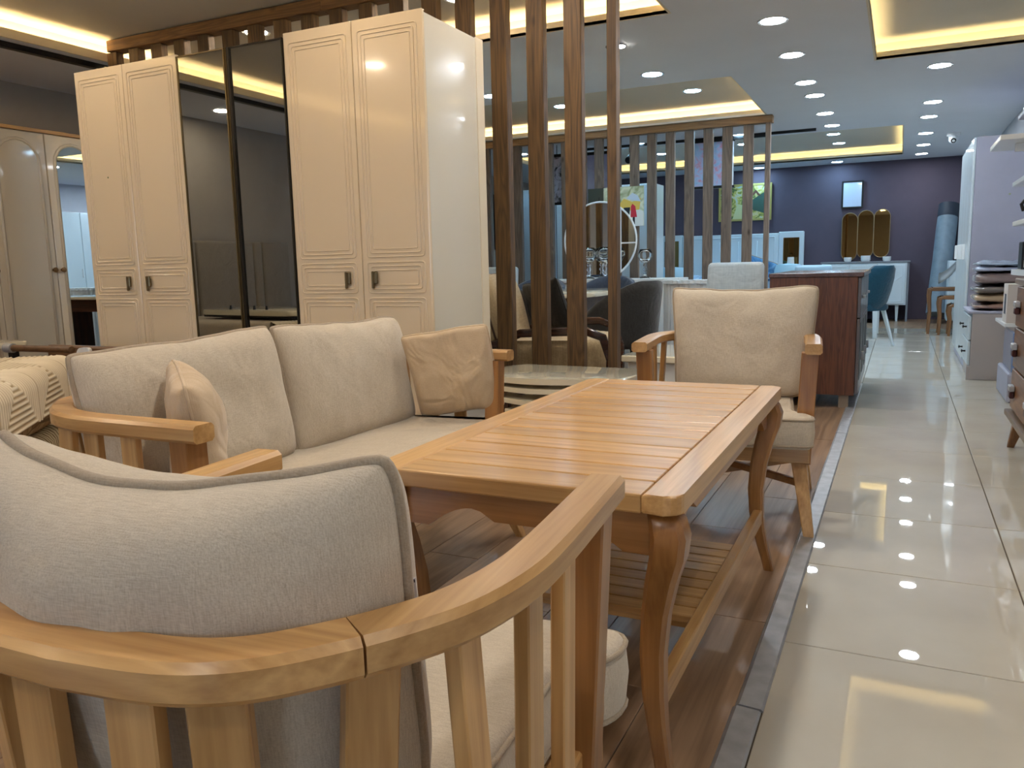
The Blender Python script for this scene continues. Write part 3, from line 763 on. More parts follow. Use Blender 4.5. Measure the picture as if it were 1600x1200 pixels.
# ------------------------------------------------------------------ coffee table
def coffee_table():
    X0, X1, Y0, Y1, Z = -.965, -.322, 1.315, 2.64, .60
    t = thing('coffee_table', 'long slatted beech coffee table with curved legs in the middle of the seating group', 'table', (-.6435, 1.9775, 0))
    O = Vector(t.location)
    def add(nm, bm, m, sm=False): return lk(nm, bm, m, t, sm)
    hx, hy = (X1-X0)/2, (Y1-Y0)/2; rw = .068; th = .036
    for s in (1, -1):
        poly = roundpoly([(s*(hx-rw), -hy), (s*hx, -hy), (s*hx, hy), (s*(hx-rw), hy)][::s], [0, .03, .03, 0][::s], 4)
        bm = bm_new(); prism(bm, poly, Z-th, Z, .006, 3); add('side_board', bm, honey('y'), False)
    N = 14; p = 2*hy/N; m0 = None
    for i in range(N):
        a = -hy+p*i; e0 = i in (0, N-1)
        if e0:
            bm = bm_new(); bb(bm, -(hx-rw-.001), hx-rw-.001, 0, p-.004, Z-th, Z-.0005, .004, 2); o = add('top_slat', bm, honey('x'))
        elif m0 is None:
            bm = bm_new(); bb(bm, -(hx-rw-.001), hx-rw-.001, 0, p-.007, Z-th+.008, Z-.0008, .002); o = add('top_slat', bm, honey('x')); m0 = o
        else:
            o = m0.copy(); COL.objects.link(o); o.parent = t
        o.location = (0, a+(.004 if i == N-1 else 0.002 if i else 0), 0)
    B('gap_shade_board', (-(hx-rw)+.01, hx-rw-.01, -hy+.05, hy-.05, Z-th-.0035, Z-th+.004), plain('shadow_board', (16, 10, 7), .95, spec=.1), t)  # near-black sheet added so the slat gaps read as shadow
    # aprons with arched ends
    def apron(L, nm):
        z1, z0 = Z-th-.004, Z-th-.052; e = L/2; n = 8
        bot = [(-e, z0-.035)] + [(-e+.05+.10*k/n, z0-.035+.045*math.sin(math.pi/2*k/n)) for k in range(n+1)]
        bot += [(-e+.17, z0+.006), (-e+.20, z0-.012)]
        bot += [(-x, z) for x, z in bot[::-1]]
        bm = bm_new(); loft(bm, [[Vector((x, -.011, z)), Vector((x, .011, z)), Vector((x, .011, z1)), Vector((x, -.011, z1))] for x, z in bot]); return bm
    for s in (1, -1):
        o = add('apron', apron(2*hx-.13, ''), honeyd('x')); o.location = (0, s*(hy-.05), 0)
        o = add('apron', apron(2*hy-.16, ''), honeyd('x')); o.rotation_euler = (0, 0, R(90)); o.location = (s*(hx-.045), 0, 0)
    # cabriole legs: offset along the diagonal, section size
    prof = [(0.0, .012, .030), (.03, .006, .030), (.08, -.006, .032), (.14, -.018, .036), (.20, -.026, .042), (.28, -.029, .046), (.36, -.022, .050), (.43, -.008, .056), (.48, .006, .062), (.52, .010, .064), (.548, .002, .060), (Z-th-.003, -.008, .052)]
    for sx in (1, -1):
        for sy in (1, -1):
            secs = []
            for z, o_, w in prof:
                cx, cy = sx*(hx-.035+o_), sy*(hy-.045+o_*.8)
                secs.append([Vector((cx+u, cy+v, z)) for u, v in rect(w, w, w*.16)])
            secs2 = []
            for a, b_ in zip(secs, secs[1:]):
                secs2.append(a); secs2.append([(p_+q)/2 for p_, q in zip(a, b_)])
            secs2.append(secs[-1])
            bm = bm_new(); loft(bm, secs2); add('leg', bm, honeyd('z'), 'auto')
    # low side rails and slatted shelf
    for s in (1, -1):
        B('shelf_rail', (s*(hx-.055)-.013, s*(hx-.055)+.013, -hy+.055, hy-.055, .165, .212), honey('y'), t, .003)
    for s in (1, -1): B('shelf_bearer', (-hx+.069, hx-.069, s*.235-.012, s*.235+.012, .168, .186), honey('x'), t, .002)
    n = 9; pp = .52/n; m1 = None
    for i in range(n):
        if m1 is None: m1 = B('shelf_slat', (-hx+.07, hx-.07, -.26, -.26+pp-.006, .187, .203), honey('x'), t, .0015)
        else:
            o = m1.copy(); COL.objects.link(o); o.parent = t; o.location.y = m1.location.y + pp*i
coffee_table()

# ------------------------------------------------------------------ nest of tables behind
def wave_top(w, d, z0, z1, cut, mat, parent):
    # front edge waves inward, left corner cut
    n = 16; fr = []
    for k in range(n+1):
        u = k/n; x = -w/2+w*u; y = -d/2 - .035*math.sin(math.pi*(u*2-.35)) * (1 if u < .95 else .6)
        fr.append((x, y))
    poly = fr + [(w/2+.0, -d/2+.12), (w/2, d/2), (-w/2+cut, d/2), (-w/2, d/2-.10)]
    bm = bm_new(); prism(bm, poly, z0, z1, .004, 2); return lk('table_top', bm, mat, parent, 'auto')
NT = thing('nesting_tables', 'nest of ivory topped tables with dark legs behind the sofa end', 'table', (-1.40, 3.45, 0), R(-2))
WTOP = plain('ivory_gloss', (232, 226, 204), .08, coat=.8)
dk = wood('dark_leg', (52, 30, 18), (96, 58, 34), axis='z', rough=.4)
sz = [(.72, .44, .50, 0, .06), (.62, .36, .455, -.045, .0), (.50, .32, .405, -.085, .0), (.38, .28, .355, -.12, .0)]
for i, (w, d, z, oy, cut) in enumerate(sz):
    o = wave_top(w, d, z-.026 if i == 0 else z-.022, z, cut, WTOP, NT); o.location = (.0 if i == 0 else -.0, oy, 0)
    for sx in (1, -1):
        for sy in (1, -1):
            bm = bm_new(); e = .045 if i == 0 else .04
            bar(bm, (sx*(w/2-e), oy+sy*(d/2-e-.02)+.02, z-.027), (sx*(w/2-e+.012), oy+sy*(d/2-e-.015)+.02, 0), .034-.004*i, .034-.004*i, .022, .022, up=(0, 1, 0), ch=.003)
            lk('leg', bm, dk, NT)

# ------------------------------------------------------------------ left corner: rugs, white table, lounge frame
RUG1 = fabric('cream_rug', (226, 216, 194), (208, 194, 166), dens=160); 
_m, _nt, _b = base('shaded_rib_rug'); _a = _nt.nodes.new('ShaderNodeVertexColor'); _a.layer_name = 'groove_shade'; _r = _nt.nodes.new('ShaderNodeValToRGB')
_r.color_ramp.elements[0].color = (*lin((176, 156, 124)), 1); _r.color_ramp.elements[1].color = (*lin((232, 222, 200)), 1)  # shade of the grooves painted into the rug colour, cream on the ribs
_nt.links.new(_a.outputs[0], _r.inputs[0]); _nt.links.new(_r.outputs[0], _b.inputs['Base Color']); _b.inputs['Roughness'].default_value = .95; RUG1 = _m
def rugmat(name, c1, c2, kind):
    m, nt, b = base(name); L = nt.links; tc = nt.nodes.new('ShaderNodeTexCoord')
    if kind == 'check':
        n = nt.nodes.new('ShaderNodeTexBrick'); n.inputs['Scale'].default_value = 7; n.offset = .5
        n.inputs['Color1'].default_value = (*lin(c1), 1); n.inputs['Color2'].default_value = (*lin(c2), 1); n.inputs['Mortar'].default_value = (*lin((120, 100, 74)), 1)
        n.inputs['Mortar Size'].default_value = .03; out = n.outputs['Color']; L.new(tc.outputs['Object'], n.inputs['Vector'])
    else:
        n = nt.nodes.new('ShaderNodeTexWave'); n.inputs['Scale'].default_value = 9; n.inputs['Distortion'].default_value = 8
        L.new(tc.outputs['Object'], n.inputs['Vector']); r = nt.nodes.new('ShaderNodeValToRGB'); r.color_ramp.interpolation = 'CONSTANT'
        r.color_ramp.elements[0].color = (*lin(c1), 1); r.color_ramp.elements[1].position = .6; r.color_ramp.elements[1].color = (*lin(c2), 1)
        L.new(n.outputs['Fac'], r.inputs[0]); out = r.outputs[0]
    L.new(out, b.inputs['Base Color']); b.inputs['Roughness'].default_value = .95; return m
RP, RZ = (-3.20, 1.54, 0), R(-48)     # local +x runs along the visible long face, local -y ... faces the room
def rugbody(L_, D_, z0, z1, fold=True):
    """folded rug: rounded nose on both long faces, local x length"""
    n = 8; r = (z1-z0)/2; zc = (z0+z1)/2
    prof = [(D_/2-r+r*math.cos(-math.pi/2+math.pi*k/n), zc+r*math.sin(-math.pi/2+math.pi*k/n)) for k in range(n+1)]
    prof += [(-D_/2+r+r*math.cos(math.pi/2+math.pi*k/n), zc+r*math.sin(math.pi/2+math.pi*k/n)) for k in range(n+1)]
    bm = bm_new(); secs = []
    for k in range(13):
        x = -L_/2+L_*k/12; secs.append([Vector((x, p[0]+.006*math.sin(x*9+p[1]*20), p[1]+.003*math.sin(x*13))) for p in prof])
    loft(bm, secs); return bm
layers = [('folded grey mottled rug at the bottom of the rug pile', 0, .20, 1.50, .80, rugmat('rug_grey', (150, 140, 124), (176, 166, 148), 'wave')),
          ('folded rug with a leaf pattern, second from the bottom of the rug pile', .203, .335, 1.46, .78, rugmat('rug_leaf', (196, 182, 150), (128, 106, 76), 'wave')),
          ('folded brown checked rug under the cream one in the rug pile', .338, .56, 1.50, .82, rugmat('rug_check', (188, 166, 128), (140, 110, 78), 'check'))]
for lb_, z0, z1, L_, D_, m in layers:
    o = lk('folded_rug', rugbody(L_, D_, z0, z1), m, None, True); o.location = RP; o.rotation_euler = (0, 0, RZ); tag(o, lb_, 'rug', 'folded rugs in the pile')
# cream rug draped on top, with concentric ribbed diamonds
bm = bm_new(); L_, D_ = 1.56, .90; nx, ns = 60, 40
prof = []
for k in range(ns+1):
    s_ = k/ns
    prof.append(s_)
def drape(s_):  # s 0..1 from the room-side hem up, over the top and to the back
    r = .07; hem = .12; flat = D_-2*r
    a = s_*(hem*2+flat+math.pi*r)
    if a < hem: return (D_/2+.008, .405-.0+a-hem+.085-r+.015-.03)
    a -= hem
    if a < math.pi*r/2: q = a/r; return (D_/2+.008-r+r*math.cos(q), .46-r+.0+r*math.sin(q)+.015)
    a -= math.pi*r/2
    if a < flat: return (D_/2-r-a+.008, .475)
    a -= flat
    if a < math.pi*r/2: q = a/r; return (-D_/2+r-r*math.sin(q), .475-r+r*math.cos(q))
    return (-D_/2, max(.25, .475-r-(a-math.pi*r/2)))
nx, ns = 330, 280; lay = bm.verts.layers.float_color.new('groove_shade')
G = [[None]*(ns+1) for _ in range(nx+1)]
for i in range(nx+1):
    for k in range(ns+1):
        x = -L_/2+L_*i/nx; y, z = drape(k/ns)
        cell = .46; s_len = k/ns*1.3
        ux = ((x+.13) % cell)/cell-.5; uy = ((s_len+.03) % cell)/cell-.5
        dd = max(abs(ux), abs(uy))
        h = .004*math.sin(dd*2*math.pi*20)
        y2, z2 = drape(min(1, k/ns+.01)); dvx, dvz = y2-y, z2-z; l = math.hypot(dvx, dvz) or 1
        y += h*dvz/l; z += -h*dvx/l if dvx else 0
        G[i][k] = bm.verts.new((x, y, z+.165)); q = max(0, min(1, .5+h/.005)); G[i][k][lay] = (q, q, q, 1)  # rib height sets the painted groove shade
for i in range(nx):
    for k in range(ns): bm.faces.new((G[i][k], G[i+1][k], G[i+1][k+1], G[i][k+1]))
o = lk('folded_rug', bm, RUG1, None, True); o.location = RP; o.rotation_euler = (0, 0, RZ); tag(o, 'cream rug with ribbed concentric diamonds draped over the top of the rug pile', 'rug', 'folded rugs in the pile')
# lounge frame behind the rugs
wd = wood('brown_frame', (84, 56, 32), (128, 92, 58), axis='x', rough=.4)
t = thing('lounge_frame', 'brown wooden lounge frame with a round bar behind the rug pile', 'bench', (-4.15, 2.82, 0), R(0))
B('seat_panel', (-.32, .80, -.22, .26, .40, .47), wd, t, .01)
for sx in (-.28, .76):
    for sy in (-.18, .22):
        bm = bm_new(); bar(bm, (sx, sy, .40), (sx*1.03, sy*1.05, 0), .05, .05, .034, .034, up=(0, 1, 0), ch=.006); lk('leg', bm, wood('brown_frame', (84, 56, 32), (128, 92, 58), axis='z', rough=.4), t)
B('head_rail', (-.32, .80, .21, .26, .47, .60), wd, t, .01)
t = thing('towel_bar', 'brown round rod with a silver end and a white bracket on the lounge frame', 'rod', (-4.02, 2.76, .615), R(-28))
bm = bm_new(); tube(bm, [(-.3, -.18, 0), (.13, .07, 0)], .018, 12); lk('rod', bm, wd, t, 'auto')
bm = bm_new(); tube(bm, [(-.31, -.187, 0), (-.26, -.157, 0)], .026, 12); lk('end_cap', bm, STEEL, t, 'auto')
bm = bm_new(); prism(bm, roundpoly([(-.03, -.11), (.05, -.11), (.075, .03), (.0, .03)], .02, 4), -.012, .012, .004); _tf(bm.verts, Matrix.Translation((.15, .10, -.02)) @ Matrix.Rotation(R(40), 4, 'Z') @ Matrix.Rotation(R(90), 4, 'X')); lk('bracket', bm, WHITE, t)
bm = bm_new(); tube(bm, [(.14, .07, -.155), (.14, .07, -.03)], .01, 8); lk('peg', bm, BLACK, t)
# white glossy side table with camping hob (seen again in the smoked mirrors)
t = thing('side_table', 'white glossy table top at the left edge of the photo above the rug pile', 'table', (-5.04, 2.68, 0))
bm = bm_new(); prism(bm, roundpoly([(-.55, -.30), (.50, -.30), (.50, .30), (-.55, .30)], .04, 4), .60, .63, .008, 2); lk('top', bm, WTOP, t, 'auto')
for sx in (-.45, .42):
    for sy in (-.2, .25):
        bm = bm_new(); bar(bm, (sx, sy, .60), (sx, sy, 0), .04, .04, .03, .03, up=(0, 1, 0)); lk('leg', bm, BLACK, t)
# cream runner on the floor
o = B('floor_mat', (-4.35, -3.15, 2.55, 3.02, 0, .012), fabric('pale_mat', (226, 220, 206)), None, .004); tag(o, 'pale mat on the wooden floor between the sofa and the wardrobe', 'mat')
# bed with a tall upholstered headboard along the left wall, seen in the mirrors
t = thing('bed', 'grey upholstered bed with a tall channelled headboard against the left wall', 'bed', (-6.22, 0, 0))
GREYF = fabric('grey_upholstery', (150, 142, 130), (122, 114, 104))
for (a, b_) in ((-.82, -.40), (-.395, -.27), (-.265, .50), (.505, .62), (.625, 1.30)):
    bm = bm_new(); bb(bm, .01, .11, a, b_, .25, 1.30, .03, 3); lk('headboard_panel', bm, GREYF, t, 'auto')
B('base', (.12, 2.05, -.70, 1.2, .06, .34), GREYF, t, .02)
B('mattress', (.12, 2.02, -.67, 1.17, .345, .58), LINEN, t, .05, True, 3)
for s_ in (-.6, 1.1):
    for q in (.25, 1.95): B('foot', (q-.02, q+.02, s_-.02, s_+.02, 0, .06), BLACK, t)
# white panel with small taps lying on the bed, seen in the mirrors
t = thing('white_panel', 'white rounded panel with small dark taps lying on the grey bed, seen in the mirrors', 'panel', (-5.05, .70, .60), R(8))
bm = bm_new(); prism(bm, roundpoly([(-.6, -.30), (.6, -.30), (.6, .30), (-.6, .30)], .06, 4), .02, .065, .012, 2); lk('slab', bm, WTOP, t, 'auto')
B('tray_rim', (-.58, .58, -.28, .28, 0, .0195), BLACK, t)
for i in range(4):
    bm = bm_new(); lathe(bm, [(.001, .066), (.014, .066), (.008, .1), (.001, .1)], (-.3+.16*i, .2, 0), 10); lk('tap', bm, BLACK, t)

# ------------------------------------------------------------------ tub chairs and the dining set behind the posts
def tub_shell(w, d, z0, zb, za, mat, t, th=.05, tuft=0, n=33, lean=.06, name='backrest'):
    """curved shell: back at -Y local, opens to +Y. zb back height, za height at arm ends"""
    bm = bm_new(); rows = []
    A = R(118)
    for side in (0, 1):
        g = []
        for i in range(n):
            a = -A + 2*A*i/(n-1); col = []
            f = (math.cos(a*.76)+.0)**1.0; f = max(0, f)
            zt = za + (zb-za)*min(1, f**1.1*1.03)
            for k in range(9):
                u = k/8; z = z0 + (zt-z0)*u
                rx, ry = w/2+lean*u*.5, d/2+lean*u
                bul = (tuft and (.012*abs(math.sin(a/(2*A)*tuft*math.pi)))) or 0
                rx2, ry2 = (rx+bul, ry+bul) if side == 0 else (rx-th*(1-.3*u)-bul, ry-th*(1-.3*u)-bul)
                if k == 8: z -= .0
                col.append(bm.verts.new((rx2*math.sin(a), -ry2*math.cos(a), z)))
            g.append(col)
        rows.append(g)
    for g, fl_ in ((rows[0], 0), (rows[1], 1)):
        for i in range(n-1):
            for k in range(8):
                q = (g[i][k], g[i+1][k], g[i+1][k+1], g[i][k+1]); bm.faces.new(q if not fl_ else q[::-1])
    o_, i_ = rows
    for i in range(n-1):
        bm.faces.new((o_[i][8], o_[i+1][8], i_[i+1][8], i_[i][8])); bm.faces.new((o_[i][0], i_[i][0], i_[i+1][0], o_[i+1][0]))
    for i in (0, n-1):
        for k in range(8): bm.faces.new((o_[i][k], o_[i][k+1], i_[i][k+1], i_[i][k]))
    return lk(name, bm, mat, t, True)
def tub_chair(label, mat, loc, rz, w=.56, d=.54, zb=.84, za=.62, tuft=0, legmat=None, group=None):
    t = thing('dining_chair', label, 'chair', loc, rz, group)
    tub_shell(w, d, .36, zb, za, mat, t, tuft=tuft)
    bm = bm_new(); prism(bm, roundpoly([(-w*.42, -d*.40), (w*.42, -d*.40), (w*.42, d*.42), (-w*.42, d*.42)], .14, 6), .37, .48, .03, 3); lk('seat', bm, mat, t, 'auto')
    for sx in (-1, 1):
        for sy in (-1, 1):
            bm = bm_new(); bar(bm, (sx*w*.32, sy*d*.32, .37), (sx*w*.42, sy*d*.42, 0), .035, .035, .02, .02, up=(0, 1, 0)); lk('leg', bm, legmat or BLACK, t)
    return t
CHAR = fabric('charcoal_velvet', (62, 62, 62), (46, 46, 46), dens=200)
NAVY = fabric('slate_velvet', (70, 78, 92), (54, 60, 74), dens=200)
tub_chair('charcoal velvet tub chair at the right end of the dining table', CHAR, (-1.93, 5.95, 0), R(62), zb=.86, za=.56)
tub_chair('charcoal tub chair on the camera side of the dining table, black cushion before it', fabric('brown_grey_velvet', (72, 66, 58), (56, 50, 44), dens=200), (-2.60, 5.46, 0), R(-8), zb=.86, za=.6)
tub_chair('slate channel-tufted chair behind the dining table, left of the pair', NAVY, (-3.25, 7.25, 0), R(180), zb=.86, za=.6, tuft=14)
tub_chair('slate channel-tufted chair behind the dining table, nearest the goblets', NAVY, (-2.52, 7.25, 0), R(180), zb=.87, za=.6, tuft=14)
0 and tub_chair('slate tufted chair tucked under the front of the dining table', NAVY, (-2.02, 5.55, 0), R(5), w=.48, d=.46, zb=.72, za=.55, tuft=14)
walnut = wood('walnut', (62, 32, 18), (112, 64, 38), axis='x', rough=.4)
walnutz = wood('walnut', (62, 32, 18), (112, 64, 38), axis='z', rough=.4)
t = thing('dining_table', 'dining table with a white top and walnut apron behind the brown posts', 'table', (-3.0, 6.28, 0))
bm = bm_new(); prism(bm, roundpoly([(-1.2, -.72), (.78, -.72), (.92, -.5), (.92, .5), (.78, .62), (-1.2, .62)], .03, 3), .745, .775, .006, 2); lk('table_top', bm, WTOP, t, 'auto')
bm = bm_new(); bb(bm, -1.1, .8, -.66, -.63, .62, .744); bb(bm, -1.1, .8, .52, .55, .62, .744); bb(bm, -1.1, -1.07, -.63, .52, .62, .744); bb(bm, .77, .8, -.63, .52, .62, .744); lk('apron', bm, walnut, t)
for sx in (-.9, .5):
    bm = bm_new(); bb(bm, sx-.05, sx+.05, -.3, .35, .0, .62, .01); lk('leg', bm, walnutz, t)
# beige armchair
BEI = fabric('beige_boucle', (186, 164, 126), (150, 130, 96), dens=120)
t = thing('armchair', 'beige boucle lounge chair with dark wooden arms behind the posts', 'armchair', (-2.0, 4.72, 0), R(-76)); t.scale = (1.1, 1.1, 1.1)
bm, sm_ = pillow_bm(.74, .52, .20, 20, 16, bend=.25, sag=0, side=0, seed=3, wr=.003, puff=.3)
o = lk('backrest', bm, BEI, t, True); o.location = (0, -.30, .60); o.rotation_euler = (R(14), 0, 0)
bm = bm_new(); tube(bm, [Vector(o.matrix_basis @ p) for p in sm_][::2], .006, 6, closed=True); lk('piping', bm, plain('brown_piping', (70, 50, 34), .8), t, True)
bm = bm_new(); prism(bm, roundpoly([(-.33, -.30), (.33, -.30), (.33, .36), (-.33, .36)], .12, 6), .30, .50, .06, 4); lk('seat', bm, BEI, t, 'auto')
for s in (1, -1):
    bm = bm_new(); sweep(bm, [(s*.37, -.36, .44), (s*.39, -.1, .545), (s*.39, .25, .555), (s*.385, .34, .52), (s*.38, .38, .40), (s*.37, .36, 0)], rect(.045, .03, .006), up=(1, 0, 0)); lk('arm', bm, wood('dark_arm', (40, 22, 14), (84, 50, 32), axis='y', rough=.25, coat=.6), t, 'auto')
    bm = bm_new(); bar(bm, (s*.36, -.34, .46), (s*.36, -.40, 0), .04, .04, .03, .03, up=(0, 1, 0)); lk('leg', bm, walnutz, t)
BLKF = fabric('black_cord', (34, 32, 30), (18, 17, 16), dens=90)
cushion('throw_pillow', 'black corded cushion on the beige boucle lounge chair', (-2.14, 5.0, .72), (R(16), R(-8), R(-30)), (.40, .36, .13), BLKF, BLKF, pr=.004, seed=5, sag=.06, side=.06, nx=20, ny=16, ears=.05)
# low white glossy table and lower box unit
t = thing('coffee_table', 'low white glossy coffee table behind the nest of tables', 'table', (-1.38, 5.0, 0), R(-2))
B('table_top', (-.12, .55, -.34, .36, .40, .44), WTOP, t, .006)
B('drawer_body', (-.09, .50, -.30, .32, .22, .395), WHITE, t, .004)
B('base', (-.05, .46, -.26, .28, .03, .215), BLACK, t, .004)
B('plinth', (-.12, .55, -.34, .36, .0, .03), WHITE, t, .004)
# fluted white cabinet
t = thing('cabinet', 'white fluted half-round cabinet behind the charcoal velvet chair', 'cabinet', (-1.62, 7.35, 0))
bm = bm_new(); pts = []
for k in range(41):
    a = math.pi + math.pi*k/40; rr_ = .30 + (.008 if k % 2 else 0); pts.append((rr_*1.1*math.cos(a), rr_*math.sin(a)))
prism(bm, pts, .03, .80); lk('fluted_body', bm, WHITE, t)
bm = bm_new(); prism(bm, [(p[0]*1.06, p[1]*1.06-.0) for p in pts], .80, .83, .003, 1); lk('top', bm, WHITE, t)
# white chair before the slat screen
PALEF = fabric('pale_boucle', (196, 204, 206), (170, 180, 184), dens=120)
def pad_chair(label, loc, rz, mat, w=.46, h=.50, z=.46, legs=BLACK):
    t = thing('dining_chair', label, 'chair', loc, rz)
    bm = bm_new(); bb(bm, -w/2, w/2, -.04, .04, -h/2, h/2, .035, 3)
    for v in bm.verts: v.co.x *= 1 - .03*(v.co.z/h+.5)*1.2
    o = lk('backrest', bm, mat, t, 'auto'); o.location = (0, -.21, z+h/2+.02); o.rotation_euler = (R(8), 0, 0)
    bm = bm_new(); bb(bm, -w/2, w/2, -.2, .24, z-.09, z, .03, 3); lk('seat', bm, mat, t, 'auto')
    for sx in (-1, 1):
        for sy in (-1, 1):
            bm = bm_new(); bar(bm, (sx*w*.42, sy*.17, z-.09), (sx*w*.46, sy*.21, 0), .035, .035, .022, .022, up=(0, 1, 0)); lk('leg', bm, legs, t)
    return t
pad_chair('pale boucle dining chair showing only its square back above the far armchair', (-1.20, 6.45, 0), R(180), PALEF, z=.46)
pad_chair('pale boucle dining chair at the left end behind the dining table', (-4.12, 8.1, 0), R(180), PALEF, w=.42)

# console with round mirror and goblets behind the dining table
t = thing('console_table', 'white console under the round mirror before the far slat screen', 'table', (-2.75, 8.25, 0))
B('top', (-.85, .75, -.2, .2, .79, .83), WHITE, t, .005); B('body', (-.8, .7, -.18, .18, .12, .785), WHITE, t, .004)
for sx in (-.7, .6): B('foot', (sx-.03, sx+.03, -.1, .1, 0, .12), BLACK, t)
t = thing('round_mirror', 'round mirror in a thin white frame standing on the white console', 'mirror', (-2.93, 8.33, 1.235))
bm = bm_new(); lathe(bm, [(.001, 0), (.40, 0), (.40, .008), (.001, .008)], n=56); _tf(bm.verts, Matrix.Rotation(R(90), 4, 'X')); lk('glass', bm, MIRC, t)
bm = bm_new(); tube(bm, [(.405*math.cos(2*math.pi*k/56), -.004, .405*math.sin(2*math.pi*k/56)) for k in range(56)], .011, 8, closed=True); lk('frame', bm, WHITE, t, True)
bm = bm_new(); bb(bm, .225, .24, -.016, -.009, -.33, .33); lk('muntin', bm, WHITE, t)
bm = bm_new(); bb(bm, .24, .40, -.016, -.009, -.04, -.025); lk('muntin', bm, WHITE, t)
def goblet(label, loc, s=1.0):
    t = thing('goblet', label, 'candle holder', loc, 0, 'glass goblet candle holders')
    bm = bm_new(); lathe(bm, [(r*s, z*s) for r, z in [(.001, 0), (.05, 0), (.045, .012), (.01, .022), (.02, .04), (.01, .058), (.024, .08), (.01, .102), (.02, .12), (.012, .14), (.04, .15), (.065, .19), (.068, .22), (.05, .265), (.046, .265), (.060, .22), (.057, .19), (.03, .165), (.001, .16)]], n=20)
    lk('bowl', bm, GLASS, t, True); return t
goblet('tall beaded glass goblet right of the round mirror', (-2.37, 8.12, .83), 1.12)
goblet('beaded glass goblet before the middle of the round mirror', (-2.98, 8.12, .83), 1.25)
goblet('beaded glass goblet just left of the rightmost brown post', (-2.80, 8.12, .83), 1.25)
goblet('beaded glass goblet at the left end of the white console', (-3.50, 8.12, .83), 1.0)

# town print hanging on the far screen: flat print built from thin shapes
def print_panel(name, label, cat, loc, w, h, mat, frame=None, fw_=.02, rz=0, th=.02):
    t = thing(name, label, cat, loc, rz)
    bm = bm_new(); bb(bm, -w/2, w/2, -th/2, th/2, -h/2, h/2, .001); lk('print', bm, mat, t)
    if frame:
        for (a, b_, c, d) in ((-w/2-fw_, w/2+fw_, h/2, h/2+fw_), (-w/2-fw_, w/2+fw_, -h/2-fw_, -h/2), (-w/2-fw_, -w/2, -h/2, h/2), (w/2, w/2+fw_, -h/2, h/2)):
            bm = bm_new(); bb(bm, a, b_, -th/2-.008, th/2, c, d, .002); lk('frame_bar', bm, frame, t)
    return t
def blotch(name, cols, scale, dist=1.5, rough=.6, kind='noise'):
    m, nt, b = base(name); tc = nt.nodes.new('ShaderNodeTexCoord')
    n = nt.nodes.new('ShaderNodeTexNoise'); n.inputs['Scale'].default_value = scale; n.inputs['Detail'].default_value = 4; n.inputs['Distortion'].default_value = dist
    nt.links.new(tc.outputs['Object'], n.inputs['Vector']); r = nt.nodes.new('ShaderNodeValToRGB'); e = r.color_ramp.elements
    for i, c in enumerate(cols):
        p = .32+.36*i/(len(cols)-1)
        el = e[i] if i < 2 else e.new(p)
        el.position = p; el.color = (*lin(c), 1)
    nt.links.new(n.outputs['Fac'], r.inputs[0]); nt.links.new(r.outputs[0], b.inputs['Base Color']); b.inputs['Roughness'].default_value = rough
    return m
def shape(name, t, pts, y, col, th=.001):
    bm = bm_new(); prism(bm, pts, 0, th); _tf(bm.verts, Matrix.Translation((0, y, 0)) @ Matrix.Rotation(R(90), 4, 'X')); return lk(name, bm, plain('ink_%d_%d_%d' % col, col, .6), t)
t = print_panel('canvas_print', 'town canvas print of a couple in red and black walking, hung on the far screen', 'picture', (-2.955, 8.94, 1.62), .66, .44, blotch('town_print', [(150, 160, 120), (206, 214, 186), (226, 228, 206)], 9), th=.02)
Yp = -.0105
shape('painted_street', t, [(-.02, -.22), (.33, -.22), (.33, -.06), (.16, .02), (.1, .02)], Yp, (226, 232, 230))
shape('painted_wall', t, [(-.33, .0), (-.14, .0), (-.14, .22), (-.33, .22)], Yp, (62, 66, 56))
shape('painted_tree', t, [(.02, .0), (.1, .09), (.2, .05), (.30, .09), (.28, -.04), (.1, -.05)], Yp-.0006, (226, 196, 96))
shape('painted_sky', t, [(.13, .09), (.20, .15), (.26, .12), (.30, .05), (.22, .06)], Yp-.0012, (196, 214, 232))
shape('painted_lamp', t, [(-.20, -.15), (-.188, -.15), (-.186, .12), (-.202, .12)], Yp-.0008, (44, 44, 38))
shape('painted_bench', t, [(-.25, -.21), (-.10, -.21), (-.16, -.10), (-.22, -.10)], Yp-.001, (40, 36, 30))
shape('painted_coat', t, [(.105, -.10), (.165, -.10), (.175, -.01), (.10, -.01)], Yp-.002, (34, 38, 48))
shape('painted_legs', t, [(.115, -.20), (.155, -.20), (.155, -.10), (.115, -.10)], Yp-.002, (30, 32, 36))
shape('painted_red_coat', t, [(.18, -.12), (.255, -.12), (.235, .0), (.20, .03), (.185, .0)], Yp-.002, (204, 50, 70))
shape('painted_legs', t, [(.205, -.20), (.23, -.20), (.23, -.12), (.205, -.12)], Yp-.002, (34, 34, 40))
# hanging panels behind the screen
FLOW = blotch('flower_print', [(166, 200, 230), (190, 206, 236), (206, 190, 220), (226, 150, 170)], 7, 2.5)
def hang(label, loc, w, h, mat, rz=0):
    t = thing('hanging_panel', label, 'hanging panel', loc, rz)
    bm = bm_new(); bb(bm, -w/2, w/2, -.02, .02, -h/2, h/2); lk('print', bm, mat, t)
    B('top_bar', (-w/2-.01, w/2+.01, -.03, .03, h/2, h/2+.035), BLACK, t); B('bottom_bar', (-w/2-.01, w/2+.01, -.03, .03, -h/2-.03, -h/2), BLACK, t)
    bm = bm_new(); bb(bm, -.004, .004, -.004, .004, h/2+.035, ZC-loc[2]); lk('hanger', bm, BLACK, t)
    return t
hang('pale blue panel with pink flowers hanging behind the far slat screen', (-2.17, 10.2, 2.16), .40, .52, FLOW)
hang('white side of a hanging panel turned edge-on beside the flower panel', (-1.915, 10.25, 2.16), .05, .52, WHITE, R(20))
